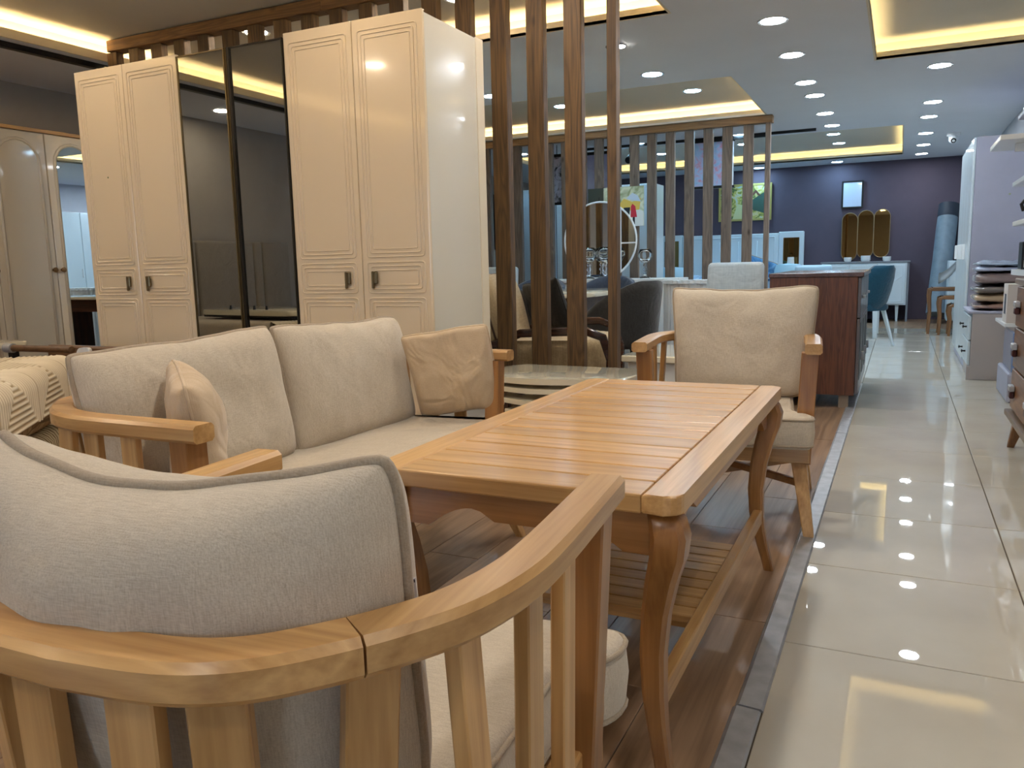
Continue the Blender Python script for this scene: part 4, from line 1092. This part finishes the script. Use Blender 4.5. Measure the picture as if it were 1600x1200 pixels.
hang('lilac panel hanging behind the far screen above the town print', (-3.52, 10.0, 2.06), .34, .60, blotch('lilac_print', [(176, 176, 214), (196, 196, 226), (206, 214, 236)], 4))
hang('narrow white panel with a ragged dark edge hanging left of the lilac panel', (-3.98, 9.7, 2.05), .22, .56, blotch('ragged_print', [(40, 40, 44), (196, 196, 216), (210, 214, 230)], 9))
# tall white wardrobes behind the screen
def tall_ward(label, x0, x1, y0, h, n, mat):
    t = thing('wardrobe', label, 'wardrobe', ((x0+x1)/2, y0, 0)); w = x1-x0
    B('carcass', (-w/2, w/2, .022, .5, 0, h), mat, t, .003)
    for i in range(n):
        a, b_ = -w/2+w*i/n+.002, -w/2+w*(i+1)/n-.002
        d = B('door', (a, b_, 0, .02, .06, h-.01), mat, t, .003)
        bm = bm_new(); ring(bm, -(b_-a)/2+.05, (b_-a)/2-.05, -h/2+.12, h/2-.1, -.011, .006); lk('moulding', bm, mat, d, True)
BLW = plain('cool_white_lacquer', (206, 220, 228), .3, coat=.3)
tall_ward('tall white wardrobe standing behind the town print', -4.43, -3.02, 10.75, 2.04, 3, BLW)
tall_ward('tall grey-white wardrobe behind the posts at the left of the far area', -5.35, -4.66, 10.8, 2.06, 2, plain('grey_white_lacquer', (160, 174, 184), .4))

# ------------------------------------------------------------------ far wall: bed, painting, sideboard with mirrors
t = thing('bed', 'white bed with a wide headboard and bronze mirror ends against the plum wall', 'bed', (-2.65, 14.22, 0))
B('headboard', (-.80, .80, -.10, -.005, .3, 1.42), BLW, t, .01)
bm = bm_new(); ring(bm, -.74, .74, .45, 1.36, -.102, .012)
for k in range(9):
    x = -.62+.155*k; tube(bm, [(x*.9, -.101, .5), (x*.94, -.104, .8), (x, -.101, 1.30)], .006, 6)
lk('headboard_moulding', bm, BLW, t, True)
for s in (-1, 1):
    B('mirror_wing', (s*1.0-.20, s*1.0+.20, -.09, -.004, .3, 1.44), BLW, t, .012)
    bm = bm_new(); bb(bm, s*1.0-.12, s*1.0+.13, -.094, -.0915, .7, 1.34); lk('bronze_mirror', bm, MIRB, t)
B('base', (-.8, .8, -2.1, -.105, .05, .38), BLW, t, .02)
B('mattress', (-.78, .78, -2.05, -.11, .385, .66), plain('blue_white_bedding', (176, 206, 232), .9, noise_amt=.2, nscale=6), t, .06, True, 3)
BEDF = blotch('blue_pattern', [(70, 110, 170), (180, 210, 236), (210, 230, 244)], 8)
bm, _s = pillow_bm(1.62, 1.2, .10, 20, 14, seed=8, wr=.02, side=0, sag=0); o = lk('duvet', bm, BEDF, t, True); o.location = (0, -1.4, .70); o.rotation_euler = (R(90), 0, 0)
cushion('throw_pillow', 'striped blue pillow at the right side of the white bed', (-2.02, 13.3, .86), (R(25), R(20), R(10)), (.5, .34, .14), blotch('blue_stripe', [(50, 100, 150), (90, 150, 200), (150, 200, 235)], 5), None, nx=16, ny=12, seed=44)
def pouf(label, loc, r, h):
    t = thing('pouf', label, 'stool', loc)
    bm = bm_new(); lathe(bm, [(.001, .12), (r*.9, .12), (r, .2), (r, h-.1), (r*.85, h-.02), (.001, h)], n=24); lk('seat', bm, plain('pale_blue_velvet', (170, 210, 232), .8), t, 'auto')
    bm = bm_new(); lathe(bm, [(.001, 0), (r*.8, 0), (r*.8, .12), (.001, .12)], n=24); lk('base', bm, BLACK, t)
pouf('pale blue rounded seat back behind the walnut console top', (-1.50, 12.6, 0), .2, .93)
pouf('pale blue round pouf back seen between the far slats beside the round mirror', (-3.0, 11.55, 0), .28, .92)
t = thing('bedside_lamp', 'small white lamp on the bronze mirror side of the far bed', 'lamp', (-1.62, 13.9, 0))
B('stand', (-.14, .14, -.14, .14, 0, .62), BLW, t, .01)
bm = bm_new(); lathe(bm, [(.001, .62), (.05, .62), (.02, .65), (.02, .85), (.06, .87), (.05, 1.02), (.001, 1.02)], n=16); lk('lamp_body', bm, WHITE, t, 'auto')
# painting in a gold frame
GOLDF = plain('pale_gold_frame', (170, 160, 96), .5, metal=.3)
t = print_panel('painting', 'garden painting in a pale gold frame on the plum wall', 'picture', (-2.42, 14.22, 1.95), .80, .54, blotch('garden_paint', [(30, 60, 50), (90, 110, 60), (170, 170, 80), (200, 190, 140), (150, 190, 200)], 5, 3), GOLDF, .035)
shape('painted_path', t, [(-.2, -.27), (.05, -.27), (0, -.05), (-.12, -.02)], -.0105, (196, 200, 150))
shape('painted_foliage', t, [(.05, -.1), (.35, -.2), (.39, .2), (.25, .12), (.1, .02)], -.0107, (52, 84, 74))
shape('painted_arch', t, [(.1, .12), (.18, .2), (.26, .1), (.22, .1), (.18, .15), (.13, .1)], -.0112, (92, 60, 50))
t = print_panel('picture_frame', 'black framed glazed picture high on the plum wall above the oval mirrors', 'picture', (-.745, 14.22, 1.985), .27, .38, plain('glazed_picture', (196, 210, 232), .05, coat=1), BLACK, .025)
t = print_panel('picture_frame', 'black framed picture with a white mat on the left wall behind the brown posts', 'picture', (XL+.02, 12.7, 1.72), .60, .86, plain('white_mat', (214, 224, 232), .6), BLACK, .03, rz=R(90))
B('picture', (-.12, .12, -.013, -.0105, -.28, .28), plain('teal_picture', (40, 84, 96), .5), t)
# sideboard
t = thing('sideboard', 'white sideboard under the three oval mirrors on the plum wall', 'cabinet', (-.53, 13.95, 0))
B('body', (-.60, .62, -.22, .25, .25, .90), BLW, t, .004); B('top', (-.62, .66, -.24, .26, .90, .925), plain('grey_top', (120, 126, 134), .4), t, .003)
B('side_panel', (.622, .65, -.22, .25, 0, .90), plain('grey_side', (120, 126, 134), .4), t)
for i in range(3):
    d = B('door', (-.59+.4*i, -.20+.4*i, -.24, -.221, .27, .885), BLW, t, .004)
    bm = bm_new(); ring(bm, -.16, .16, -.27, .27, -.011, .006); bm2 = bm; tube(bm, [(-.15, -.012, -.1), (.15, -.012, .12)], .006, 6); lk('moulding', bm, BLW, d, True)
for sx in (-.5, .5):
    bm = bm_new(); bar(bm, (sx, -.15, .25), (sx, -.15, 0), .05, .05, .03, .03, up=(0, 1, 0)); lk('leg', bm, BLW, t)
def oval(w, h, n=12):
    r = w/2; p = [(r*math.cos(math.pi*k/n), h/2-r+r*math.sin(math.pi*k/n)) for k in range(n+1)]
    return p + [(-x, -y) for x, y in p]
t = thing('triple_mirror', 'three joined oval bronze mirrors above the white sideboard', 'mirror', (-.53, 14.20, 1.33))
for i, (dx_, dz) in enumerate(((-.235, -.01), (0, .02), (.235, .03))):
    bm = bm_new(); prism(bm, oval(.225, .74), 0, .01); _tf(bm.verts, Matrix.Translation((dx_, 0, dz)) @ Matrix.Rotation(R(90), 4, 'X')); lk('mirror_panel', bm, MIRB, t)
    bm = bm_new(); tube(bm, [(dx_+x, -.012, dz+y) for x, y in oval(.232, .75)], .006, 6, closed=True); lk('rim', bm, plain('champagne_rim', (160, 140, 110), .35, metal=.7), t, True)
for i, (x, r, nm) in enumerate(((-.76, .055, 'small white bowl on the sideboard below the left oval mirror'), (-.50, .07, 'white ribbed pot on the sideboard below the middle oval mirror'), (-.20, .06, 'small white pot on the sideboard below the right oval mirror'))):
    bm = bm_new(); lathe(bm, [(.001, 0), (r*.8, 0), (r, .02), (r, .07+.02*(i == 1)), (r*.85, .07+.02*(i == 1)), (r*.8, .03), (.001, .03)], n=18)
    o = lk('pot', bm, WHITE, None, 'auto'); o.location = (x, 13.86, .925); tag(o, nm, 'pot')
# white dining table and blue chairs
t = thing('dining_table', 'white dining table behind the blue chair in the aisle background', 'table', (-.62, 11.2, 0))
bm = bm_new(); prism(bm, roundpoly([(-.6, -.45), (.42, -.45), (.42, .45), (-.6, .45)], .12, 6), .74, .77, .008, 2); lk('table_top', bm, BLW, t, 'auto')
B('apron', (-.53, .36, -.38, .38, .66, .739), BLW, t, .004)
for sx in (-.5, .36):
    for sy in (-.36, .36):
        bm = bm_new(); bar(bm, (sx, sy, .66), (sx*1.02, sy*1.03, 0), .08, .08, .05, .05, up=(0, 1, 0), ch=.008); lk('leg', bm, BLW, t)
BLUE = fabric('teal_fabric', (30, 76, 96), (20, 58, 78), dens=200); BLUEB = plain('teal_back', (16, 44, 60), .8)
def shell_chair(label, loc, rz, mat, legm):
    t = thing('dining_chair', label, 'chair', loc, rz)
    bm = bm_new(); secs = []; n = 12
    prof = [(-.20, .42, .20), (-.24, .50, .21), (-.28, .62, .215), (-.32, .76, .21), (-.355, .86, .18), (-.37, .90, .12)]
    for s_ in (0, 1):
        for y, z, hw_ in (prof if s_ == 0 else prof[::-1]):
            secs.append([Vector((hw_*(2*k/n-1), y + (0 if s_ == 0 else .035) + .10*(2*k/n-1)**2, z)) for k in range(n+1)])
    secs.append(secs[0][:])
    loft(bm, secs, closed=False); bmesh.ops.remove_doubles(bm, verts=bm.verts, dist=1e-5); bmesh.ops.holes_fill(bm, edges=[e for e in bm.edges if e.is_boundary], sides=0)
    lk('backrest', bm, mat, t, True)
    bm = bm_new(); prism(bm, roundpoly([(-.21, -.2), (.21, -.2), (.22, .22), (-.22, .22)], .1, 5), .40, .47, .03, 3); lk('seat', bm, mat, t, 'auto')
    for sx in (-1, 1):
        for sy in (-1, 1):
            bm = bm_new(); bar(bm, (sx*.15, sy*.14, .40), (sx*.22, sy*.23, 0), .035, .045, .022, .028, up=(0, 1, 0), ch=.004); lk('leg', bm, legm, t)
    return t
shell_chair('teal upholstered chair with white legs turned away at the edge of the aisle', (-.36, 9.95, 0), R(48), BLUE, BLW)
pad_chair('pale blue chair at the white dining table behind the walnut console', (-.95, 10.2, 0), R(10), plain('pale_blue_vinyl', (160, 196, 220), .5), w=.42, h=.44, z=.46, legs=BLW)

# ------------------------------------------------------------------ walnut console cabinet by the aisle
WS = wood('walnut_veneer', (60, 30, 18), (112, 66, 42), axis='z', rough=.45, coat=.1, var=.02, scale=26)
t = thing('cabinet', 'walnut veneer cabinet with grey doors standing at the edge of the aisle', 'cabinet', (-.51, 6.35, 0))
B('body', (-.285, .265, -.65, .62, .09, .872), WS, t, .002)
B('top', (-.292, .300, -.657, .63, .8725, .90), wood('walnut_top', (54, 30, 22), (92, 58, 44), axis='y', rough=.25, coat=.4), t, .003)
GRYD = plain('grey_gloss_door', (92, 88, 92), .3, coat=.4)
for i in range(3):
    d = B('door', (.267, .287, -.645+.42*i, -.235+.42*i, .10, .60), GRYD, t, .003)
    bm = bm_new(); bb(bm, .0105, .0125, -.15, .10, -.16, .22); lk('dark_glass', bm, BLACK, d)
    bm = bm_new(); bb(bm, .011, .03, .13, .15, -.06, .0, .003); lk('handle', bm, STEEL, d)
    d = B('drawer', (.267, .287, -.645+.42*i, -.235+.42*i, .605, .865), GRYD, t, .003)
    bm = bm_new(); bb(bm, .011, .028, -.03, .03, -.01, .01, .003); lk('knob', bm, STEEL, d)
for sx in (-.22, .20):
    for sy in (-.58, .52): B('foot', (sx-.03, sx+.03, sy-.03, sy+.03, 0, .09), plain('pale_foot', (150, 136, 122), .6), t)

# ------------------------------------------------------------------ right side
LILW = plain('lilac_white_board', (166, 168, 186), .45, noise_amt=.03)
t = thing('wardrobe', 'tall white cupboard at the right whose plain side faces the camera', 'wardrobe', (.52, 8.12, 0))
B('body', (.022, .54, 0, 1.5, 0, 1.99), LILW, t, .003)
for i in range(4):
    d = B('door', (0, .02, .005+.375*i, .372+.375*i, .08, 1.985), BLW, t, .003)
    bm = bm_new(); bb(bm, -.035, -.011, .13, .145, -.08, .06, .004); lk('handle', bm, WHITE, d)
bm = bm_new(); bb(bm, .28, .296, -.0012, -.0002, 1.49, 1.505); lk('sticker', bm, plain('faded_sticker', (150, 160, 130), .7), t)
t = thing('chest_of_drawers', 'low white chest of drawers under the pile of bagged quilts', 'chest', (.51, 7.36, 0))
B('body', (.022, .42, 0, .70, .0, .53), plain('taupe_side', (176, 168, 166), .5), t, .003)
B('top', (-.004, .43, -.004, .705, .5305, .55), LILW, t, .003)
for i in range(2):
    for j in range(2):
        d = B('drawer', (0, .02, .01+.345*j, .345+.345*j, .12+.20*i, .31+.20*i), BLW, t, .004)
        bm = bm_new(); lathe(bm, [(.001, 0), (.008, 0), (.006, .02), (.016, .028), (.001, .034)], n=12); _tf(bm.verts, Matrix.Translation((-.011, 0, 0)) @ Matrix.Rotation(R(-90), 4, 'Y')); lk('knob', bm, BLACK, d)
B('plinth', (.0, .42, .002, .022, .0, .11), plain('taupe_side', (176, 168, 166), .5), t, .002)
for (a, b_, c, d_) in ((.27, .33, .29, .36), (.26, .33, .06, .105)):
    bm = bm_new(); bb(bm, a, b_, -.001, -.0002, c, d_); lk('tape', bm, plain('tan_tape', (164, 142, 112), .5), t)
def bag(label, z0, z1, mat, seed, dx=0):
    bm, s_ = pillow_bm(.46, .56, z1-z0, 26, 22, side=.02, sag=0, bottom=0, seed=seed, wr=.02, puff=.28)
    o = lk('quilt_bag', bm, mat, None, True); o.rotation_euler = (R(90), 0, R(random.uniform(-2, 2))); o.location = (.765+dx, 7.68, (z0+z1)/2); tag(o, label, 'bag', 'bagged quilts on the white chest')
def plastic(n, c): return plain(n, c, .35, coat=1, coatr=.08, noise_amt=.12, nscale=12, bump=.5, bscale=22)
zz = .553
for i, (h, c, lb_) in enumerate(((.055, (150, 118, 104), 'flat salmon quilt bag at the bottom of the bagged pile'), (.075, (176, 150, 118), 'beige quilt in a clear bag, second from the bottom of the pile'), (.06, (120, 112, 108), 'grey quilt in a clear bag in the middle of the pile'),
        (.10, (132, 114, 112), 'thick mauve quilt in a clear bag near the top of the pile'), (.045, (168, 176, 200), 'silvery quilt bag lying second from the top of the pile'), (.03, (150, 166, 184), 'thin empty plastic bag on the very top of the quilt pile'))):
    bag(lb_, zz, zz+h, plastic('quilt_%d' % i, c), 60+i, random.uniform(-.012, .012)); zz += h+.003
# shelf ledge with carton, lower white boxes
t = thing('wall_shelf', 'white curved shelf board behind the wooden dresser carrying the small drawer box', 'shelf', (.86, 6.0, 0))
bm = bm_new(); prism(bm, roundpoly([(-.20, .3), (-.20, .16), (-.16, -.35), (.20, -.35), (.20, .3)], .03, 4), .86, .895, .004, 1); lk('board', bm, WHITE, t)
B('support', (.12, .20, -.3, .28, 0, .858), WHITE, t, .003)
t = thing('shelf', 'white lower shelf with the upright carton beside the quilt pile', 'shelf', (.86, 6.85, 0))
B('board', (-.19, .20, -.30, .30, .49, .515), WHITE, t, .003); B('support', (.15, .2, -.28, .28, 0, .488), WHITE, t, .003)
t = thing('carton', 'upright white carton with a red mark on the low shelf', 'box', (.78, 6.68, .516))
B('body', (-.10, .10, -.12, .12, 0, .27), plain('carton_white', (206, 198, 192), .6), t, .002)
bm = bm_new(); lathe(bm, [(.001, 0), (.012, 0), (.001, .001)], n=12); lathe(bm, [(.001, 0), (.012, 0), (.001, .001)], (.02, 0, 0), 12); _tf(bm.verts, Matrix.Translation((-.0, -.1205, .05)) @ Matrix.Rotation(R(90), 4, 'X')); lk('red_mark', bm, plain('red_print', (170, 40, 40), .6), t)
for k in range(3):
    bm = bm_new(); bb(bm, -.03, .05, -.1212, -.1203, .2-.018*k, .206-.018*k); lk('print_line', bm, plain('brown_print', (120, 84, 76), .6), t)
bm = bm_new(); bb(bm, -.1012, -.1003, -.05, .04, .06, .2); lk('picture_patch', bm, plain('ink_patch', (60, 66, 80), .6), t)
o = B('storage_box', (.68, 1.0, 6.25, 6.9, 0, .20), LILW, None, .01); tag(o, 'glossy white box on the floor behind the dresser leg', 'box')
o = B('framed_panel', (.70, .72, 6.3, 6.8, .205, .47), plain('blue_panel', (120, 140, 180), .2, coat=.6), None, .003); tag(o, 'thin bluish glazed panel standing on the white floor box', 'panel')
# mini drawers
t = thing('desk_drawers', 'small white three-drawer box with a black frame on the curved shelf', 'drawers', (.78, 6.15, .896))
B('frame', (-.085, .12, -.055, .12, 0, .175), BLACK, t, .003)
for k in range(3):
    d = B('drawer', (-.072, .108, -.062, -.0555, .012+.054*k, .060+.054*k), plain('ivory_drawer', (206, 206, 196), .4), t, .002)
    bm = bm_new(); tube(bm, [(-.05, -.008, 0), (0, -.014, 0), (.05, -.008, 0)], .004, 6); lk('handle', bm, BLACK, d)
for i, (z, x0, lb_) in enumerate(((1.175, .655, 'white floating shelf on the right wall, lowest of the three'), (1.43, .64, 'white floating shelf on the right wall, middle of the three'), (1.665, .50, 'white floating shelf on the right wall, longest and highest of the three'))):
    t = thing('floating_shelf', lb_, 'shelf', (0, 0, 0), 0, 'white floating shelves'); B('board', (x0, XR-.003, 5.7, 6.32, z, z+.03), WHITE, t, .003); B('bracket', (x0+.1, XR-.003, 5.9, 5.93, z-.05, z-.001), WHITE, t, .003)
def figurine(label, loc, h, seed):
    t = thing('figurine', label, 'figurine', loc); rng = random.Random(seed)
    bm = bm_new(); n = 9; lathe(bm, [(.001, 0)]+[((.03+.012*rng.uniform(-1, 1))*(1-.45*k/n), h*k/n) for k in range(n)]+[(.018, h*.92), (.001, h)], n=14); lk('body', bm, BLACK, t, 'auto')
    bm = bm_new(); tube(bm, [(-.04, -.01, h*.30), (-.055, -.02, h*.5), (-.02, 0, h*.72)], .011, 7); tube(bm, [(.04, -.01, h*.25), (.05, -.02, h*.45), (.02, 0, h*.7)], .011, 7); lk('arm', bm, BLACK, t, 'auto')
figurine('tall black carved figure standing on the lowest floating shelf', (.74, 6.22, 1.206), .21, 3)
figurine('black carved figure standing on the small drawer box', (.78, 6.17, 1.072), .10, 5)
t = thing('wall_cabinet', 'pale wall cabinet cut by the right edge of the photo, near the ceiling', 'cabinet', (0, 0, 0))
B('body', (.67, XR-.003, 5.5, 6.28, 1.88, 2.36), BLW, t, .004); B('bottom_board', (.645, XR-.003, 5.48, 6.30, 1.85, 1.878), LILW, t, .003)
# wooden dresser
DW = wood('dresser_wood', (84, 52, 28), (140, 96, 56), axis='y', rough=.4); DWZ = wood('dresser_wood', (84, 52, 28), (140, 96, 56), axis='z', rough=.4)
t = thing('dresser', 'brown wooden dresser on tapered legs at the right edge of the photo', 'dresser', (.54, 4.3, 0))
B('body', (.022, .48, -.62, .52, .20, .845), DWZ, t, .004)
B('top', (-.01, .49, -.64, .54, .8455, .875), wood('dresser_top', (96, 76, 58), (140, 118, 94), axis='y', rough=.4), t, .004)
B('bottom_board', (-.02, .49, -.64, .535, .17, .1995), wood('dresser_top', (96, 76, 58), (140, 118, 94), axis='y', rough=.4), t, .004)
for i in range(3):
    for j in range(2):
        d = B('drawer', (0, .02, -.60+.56*j, -.05+.56*j, .215+.21*i, .415+.21*i), DW, t, .004)
        bm = bm_new(); bb(bm, -.035, -.011, .10, .18, .0, .03, .004); lk('handle', bm, STEEL, d)
        bm = bm_new(); bb(bm, -.033, -.012, .11, .17, -.035, -.001, .004); lk('handle_plate', bm, plain('red_brown_plate', (60, 20, 16), .4), d)
for sx in (.05, .42):
    for sy in (-.56, .47):
        bm = bm_new(); bar(bm, (sx, sy, .169), (sx-.035*(1 if sx < .2 else -1), sy+.04*(1 if sy > 0 else -1), 0), .06, .06, .03, .03, up=(0, 1, 0), ch=.004); lk('leg', bm, DWZ, t)

# ------------------------------------------------------------------ far end of the aisle: nest of wooden stools, rolls
WB = wood('caramel_wood', (92, 60, 30), (140, 98, 58), axis='z', rough=.4); WBX = wood('caramel_wood', (92, 60, 30), (140, 98, 58), axis='x', rough=.4)
for i, (x, w, h, y) in enumerate(((.60, .52, .60, 11.75), (.665, .42, .50, 11.6), (.72, .32, .41, 11.45))):
    t = thing('nesting_stool', ['largest of three nested caramel wood tables before the plum wall', 'middle one of three nested caramel wood tables before the plum wall', 'smallest of three nested caramel wood tables before the plum wall'][i], 'table', (x, y, 0), 0, 'nested caramel wood tables')
    B('top', (-w/2+.03, w/2-.03, -.12, .16, h-.03, h-.002), plain('dark_glass_top', (50, 52, 60), .1, coat=1), t, .003)
    for sy in (-.15, .19):
        B('rail', (-w/2+.04, w/2-.04, sy-.012, sy+.012, h-.055, h-.005), WBX, t, .005)
        for s in (-1, 1):
            bm = bm_new(); sweep(bm, [(s*(w/2-.045), sy, h-.03), (s*(w/2-.01), sy, h-.045), (s*(w/2-.004), sy, h-.12), (s*(w/2-.02), sy, h*.45), (s*(w/2-.01), sy, .0)], rect(.044, .044, .008), up=(0, 1, 0), scales=[.8, 1.1, 1.1, .8, .7]); lk('leg', bm, WB, t, 'auto')
def roll(label, p0, p1, r, mat, capm=None):
    t = thing('carpet_roll', label, 'roll', p0)
    d = Vector(p1)-Vector(p0); bm = bm_new(); tube(bm, [(0, 0, 0), d*.25, d*.5, d*.75, d*.88], r, 18, scales=[1, 1.02, .98, 1.01, 1]); lk('wrapped_body', bm, mat, t, 'auto')
    bm = bm_new(); tube(bm, [d*.881, d], r*1.02, 18); lk('end', bm, capm or mat, t, 'auto')
roll('grey blue carpet roll with a dark end leaning on the plum wall', (.50, 13.45, .13), (.62, 14.02, 1.74), .14, plain('grey_blue_roll', (108, 126, 140), .5, noise_amt=.15), plain('navy_end', (36, 46, 60), .6))
roll('white roll wrapped in clear plastic beside the grey blue roll', (.88, 13.45, .12), (.90, 14.02, 1.78), .12, plastic('white_plastic', (190, 204, 214)))
o = B('rolled_sheet', (0, .01, 0, .01, 0, .01), WHITE); bpy.data.objects.remove(o)
t = thing('cabinet', 'small white drawer cabinet behind the nested caramel tables', 'cabinet', (.80, 12.5, 0))
B('body', (-.22, .25, -.2, .25, .12, .92), BLW, t, .005)
for k in range(2):
    d = B('drawer', (-.21, .24, -.218, -.201, .14+.39*k, .51+.39*k), BLW, t, .004); bm = bm_new(); tube(bm, [(-.13, -.02, .1), (-.10, -.035, .09), (-.07, -.02, .1)], .008, 6); lk('handle', bm, BRONZE, d)
for sx in (-.17, .2):
    for sy in (-.15, .2): bm = bm_new(); bar(bm, (sx, sy, .12), (sx, sy, 0), .04, .04, .025, .025, up=(0, 1, 0)); lk('leg', bm, BLW, t)
t = thing('foam_offcut', 'curled white foam sheet leaning over the small white cabinet', 'sheet', (.62, 12.15, 0))
bm = bm_new(); secs = []
for k in range(13):
    a = k/12; secs.append([Vector((-.16+.5*a+.0, .02, .62+.75*a**1.6+w_*(1-.3*a)-.0)) + Vector((0, .12*math.sin(a*3), 0)) for w_ in (0, .06, .14)])
loft(bm, secs, closed=False); bmesh.ops.solidify(bm, geom=bm.faces[:], thickness=.012); lk('sheet', bm, WHITE, t, True)
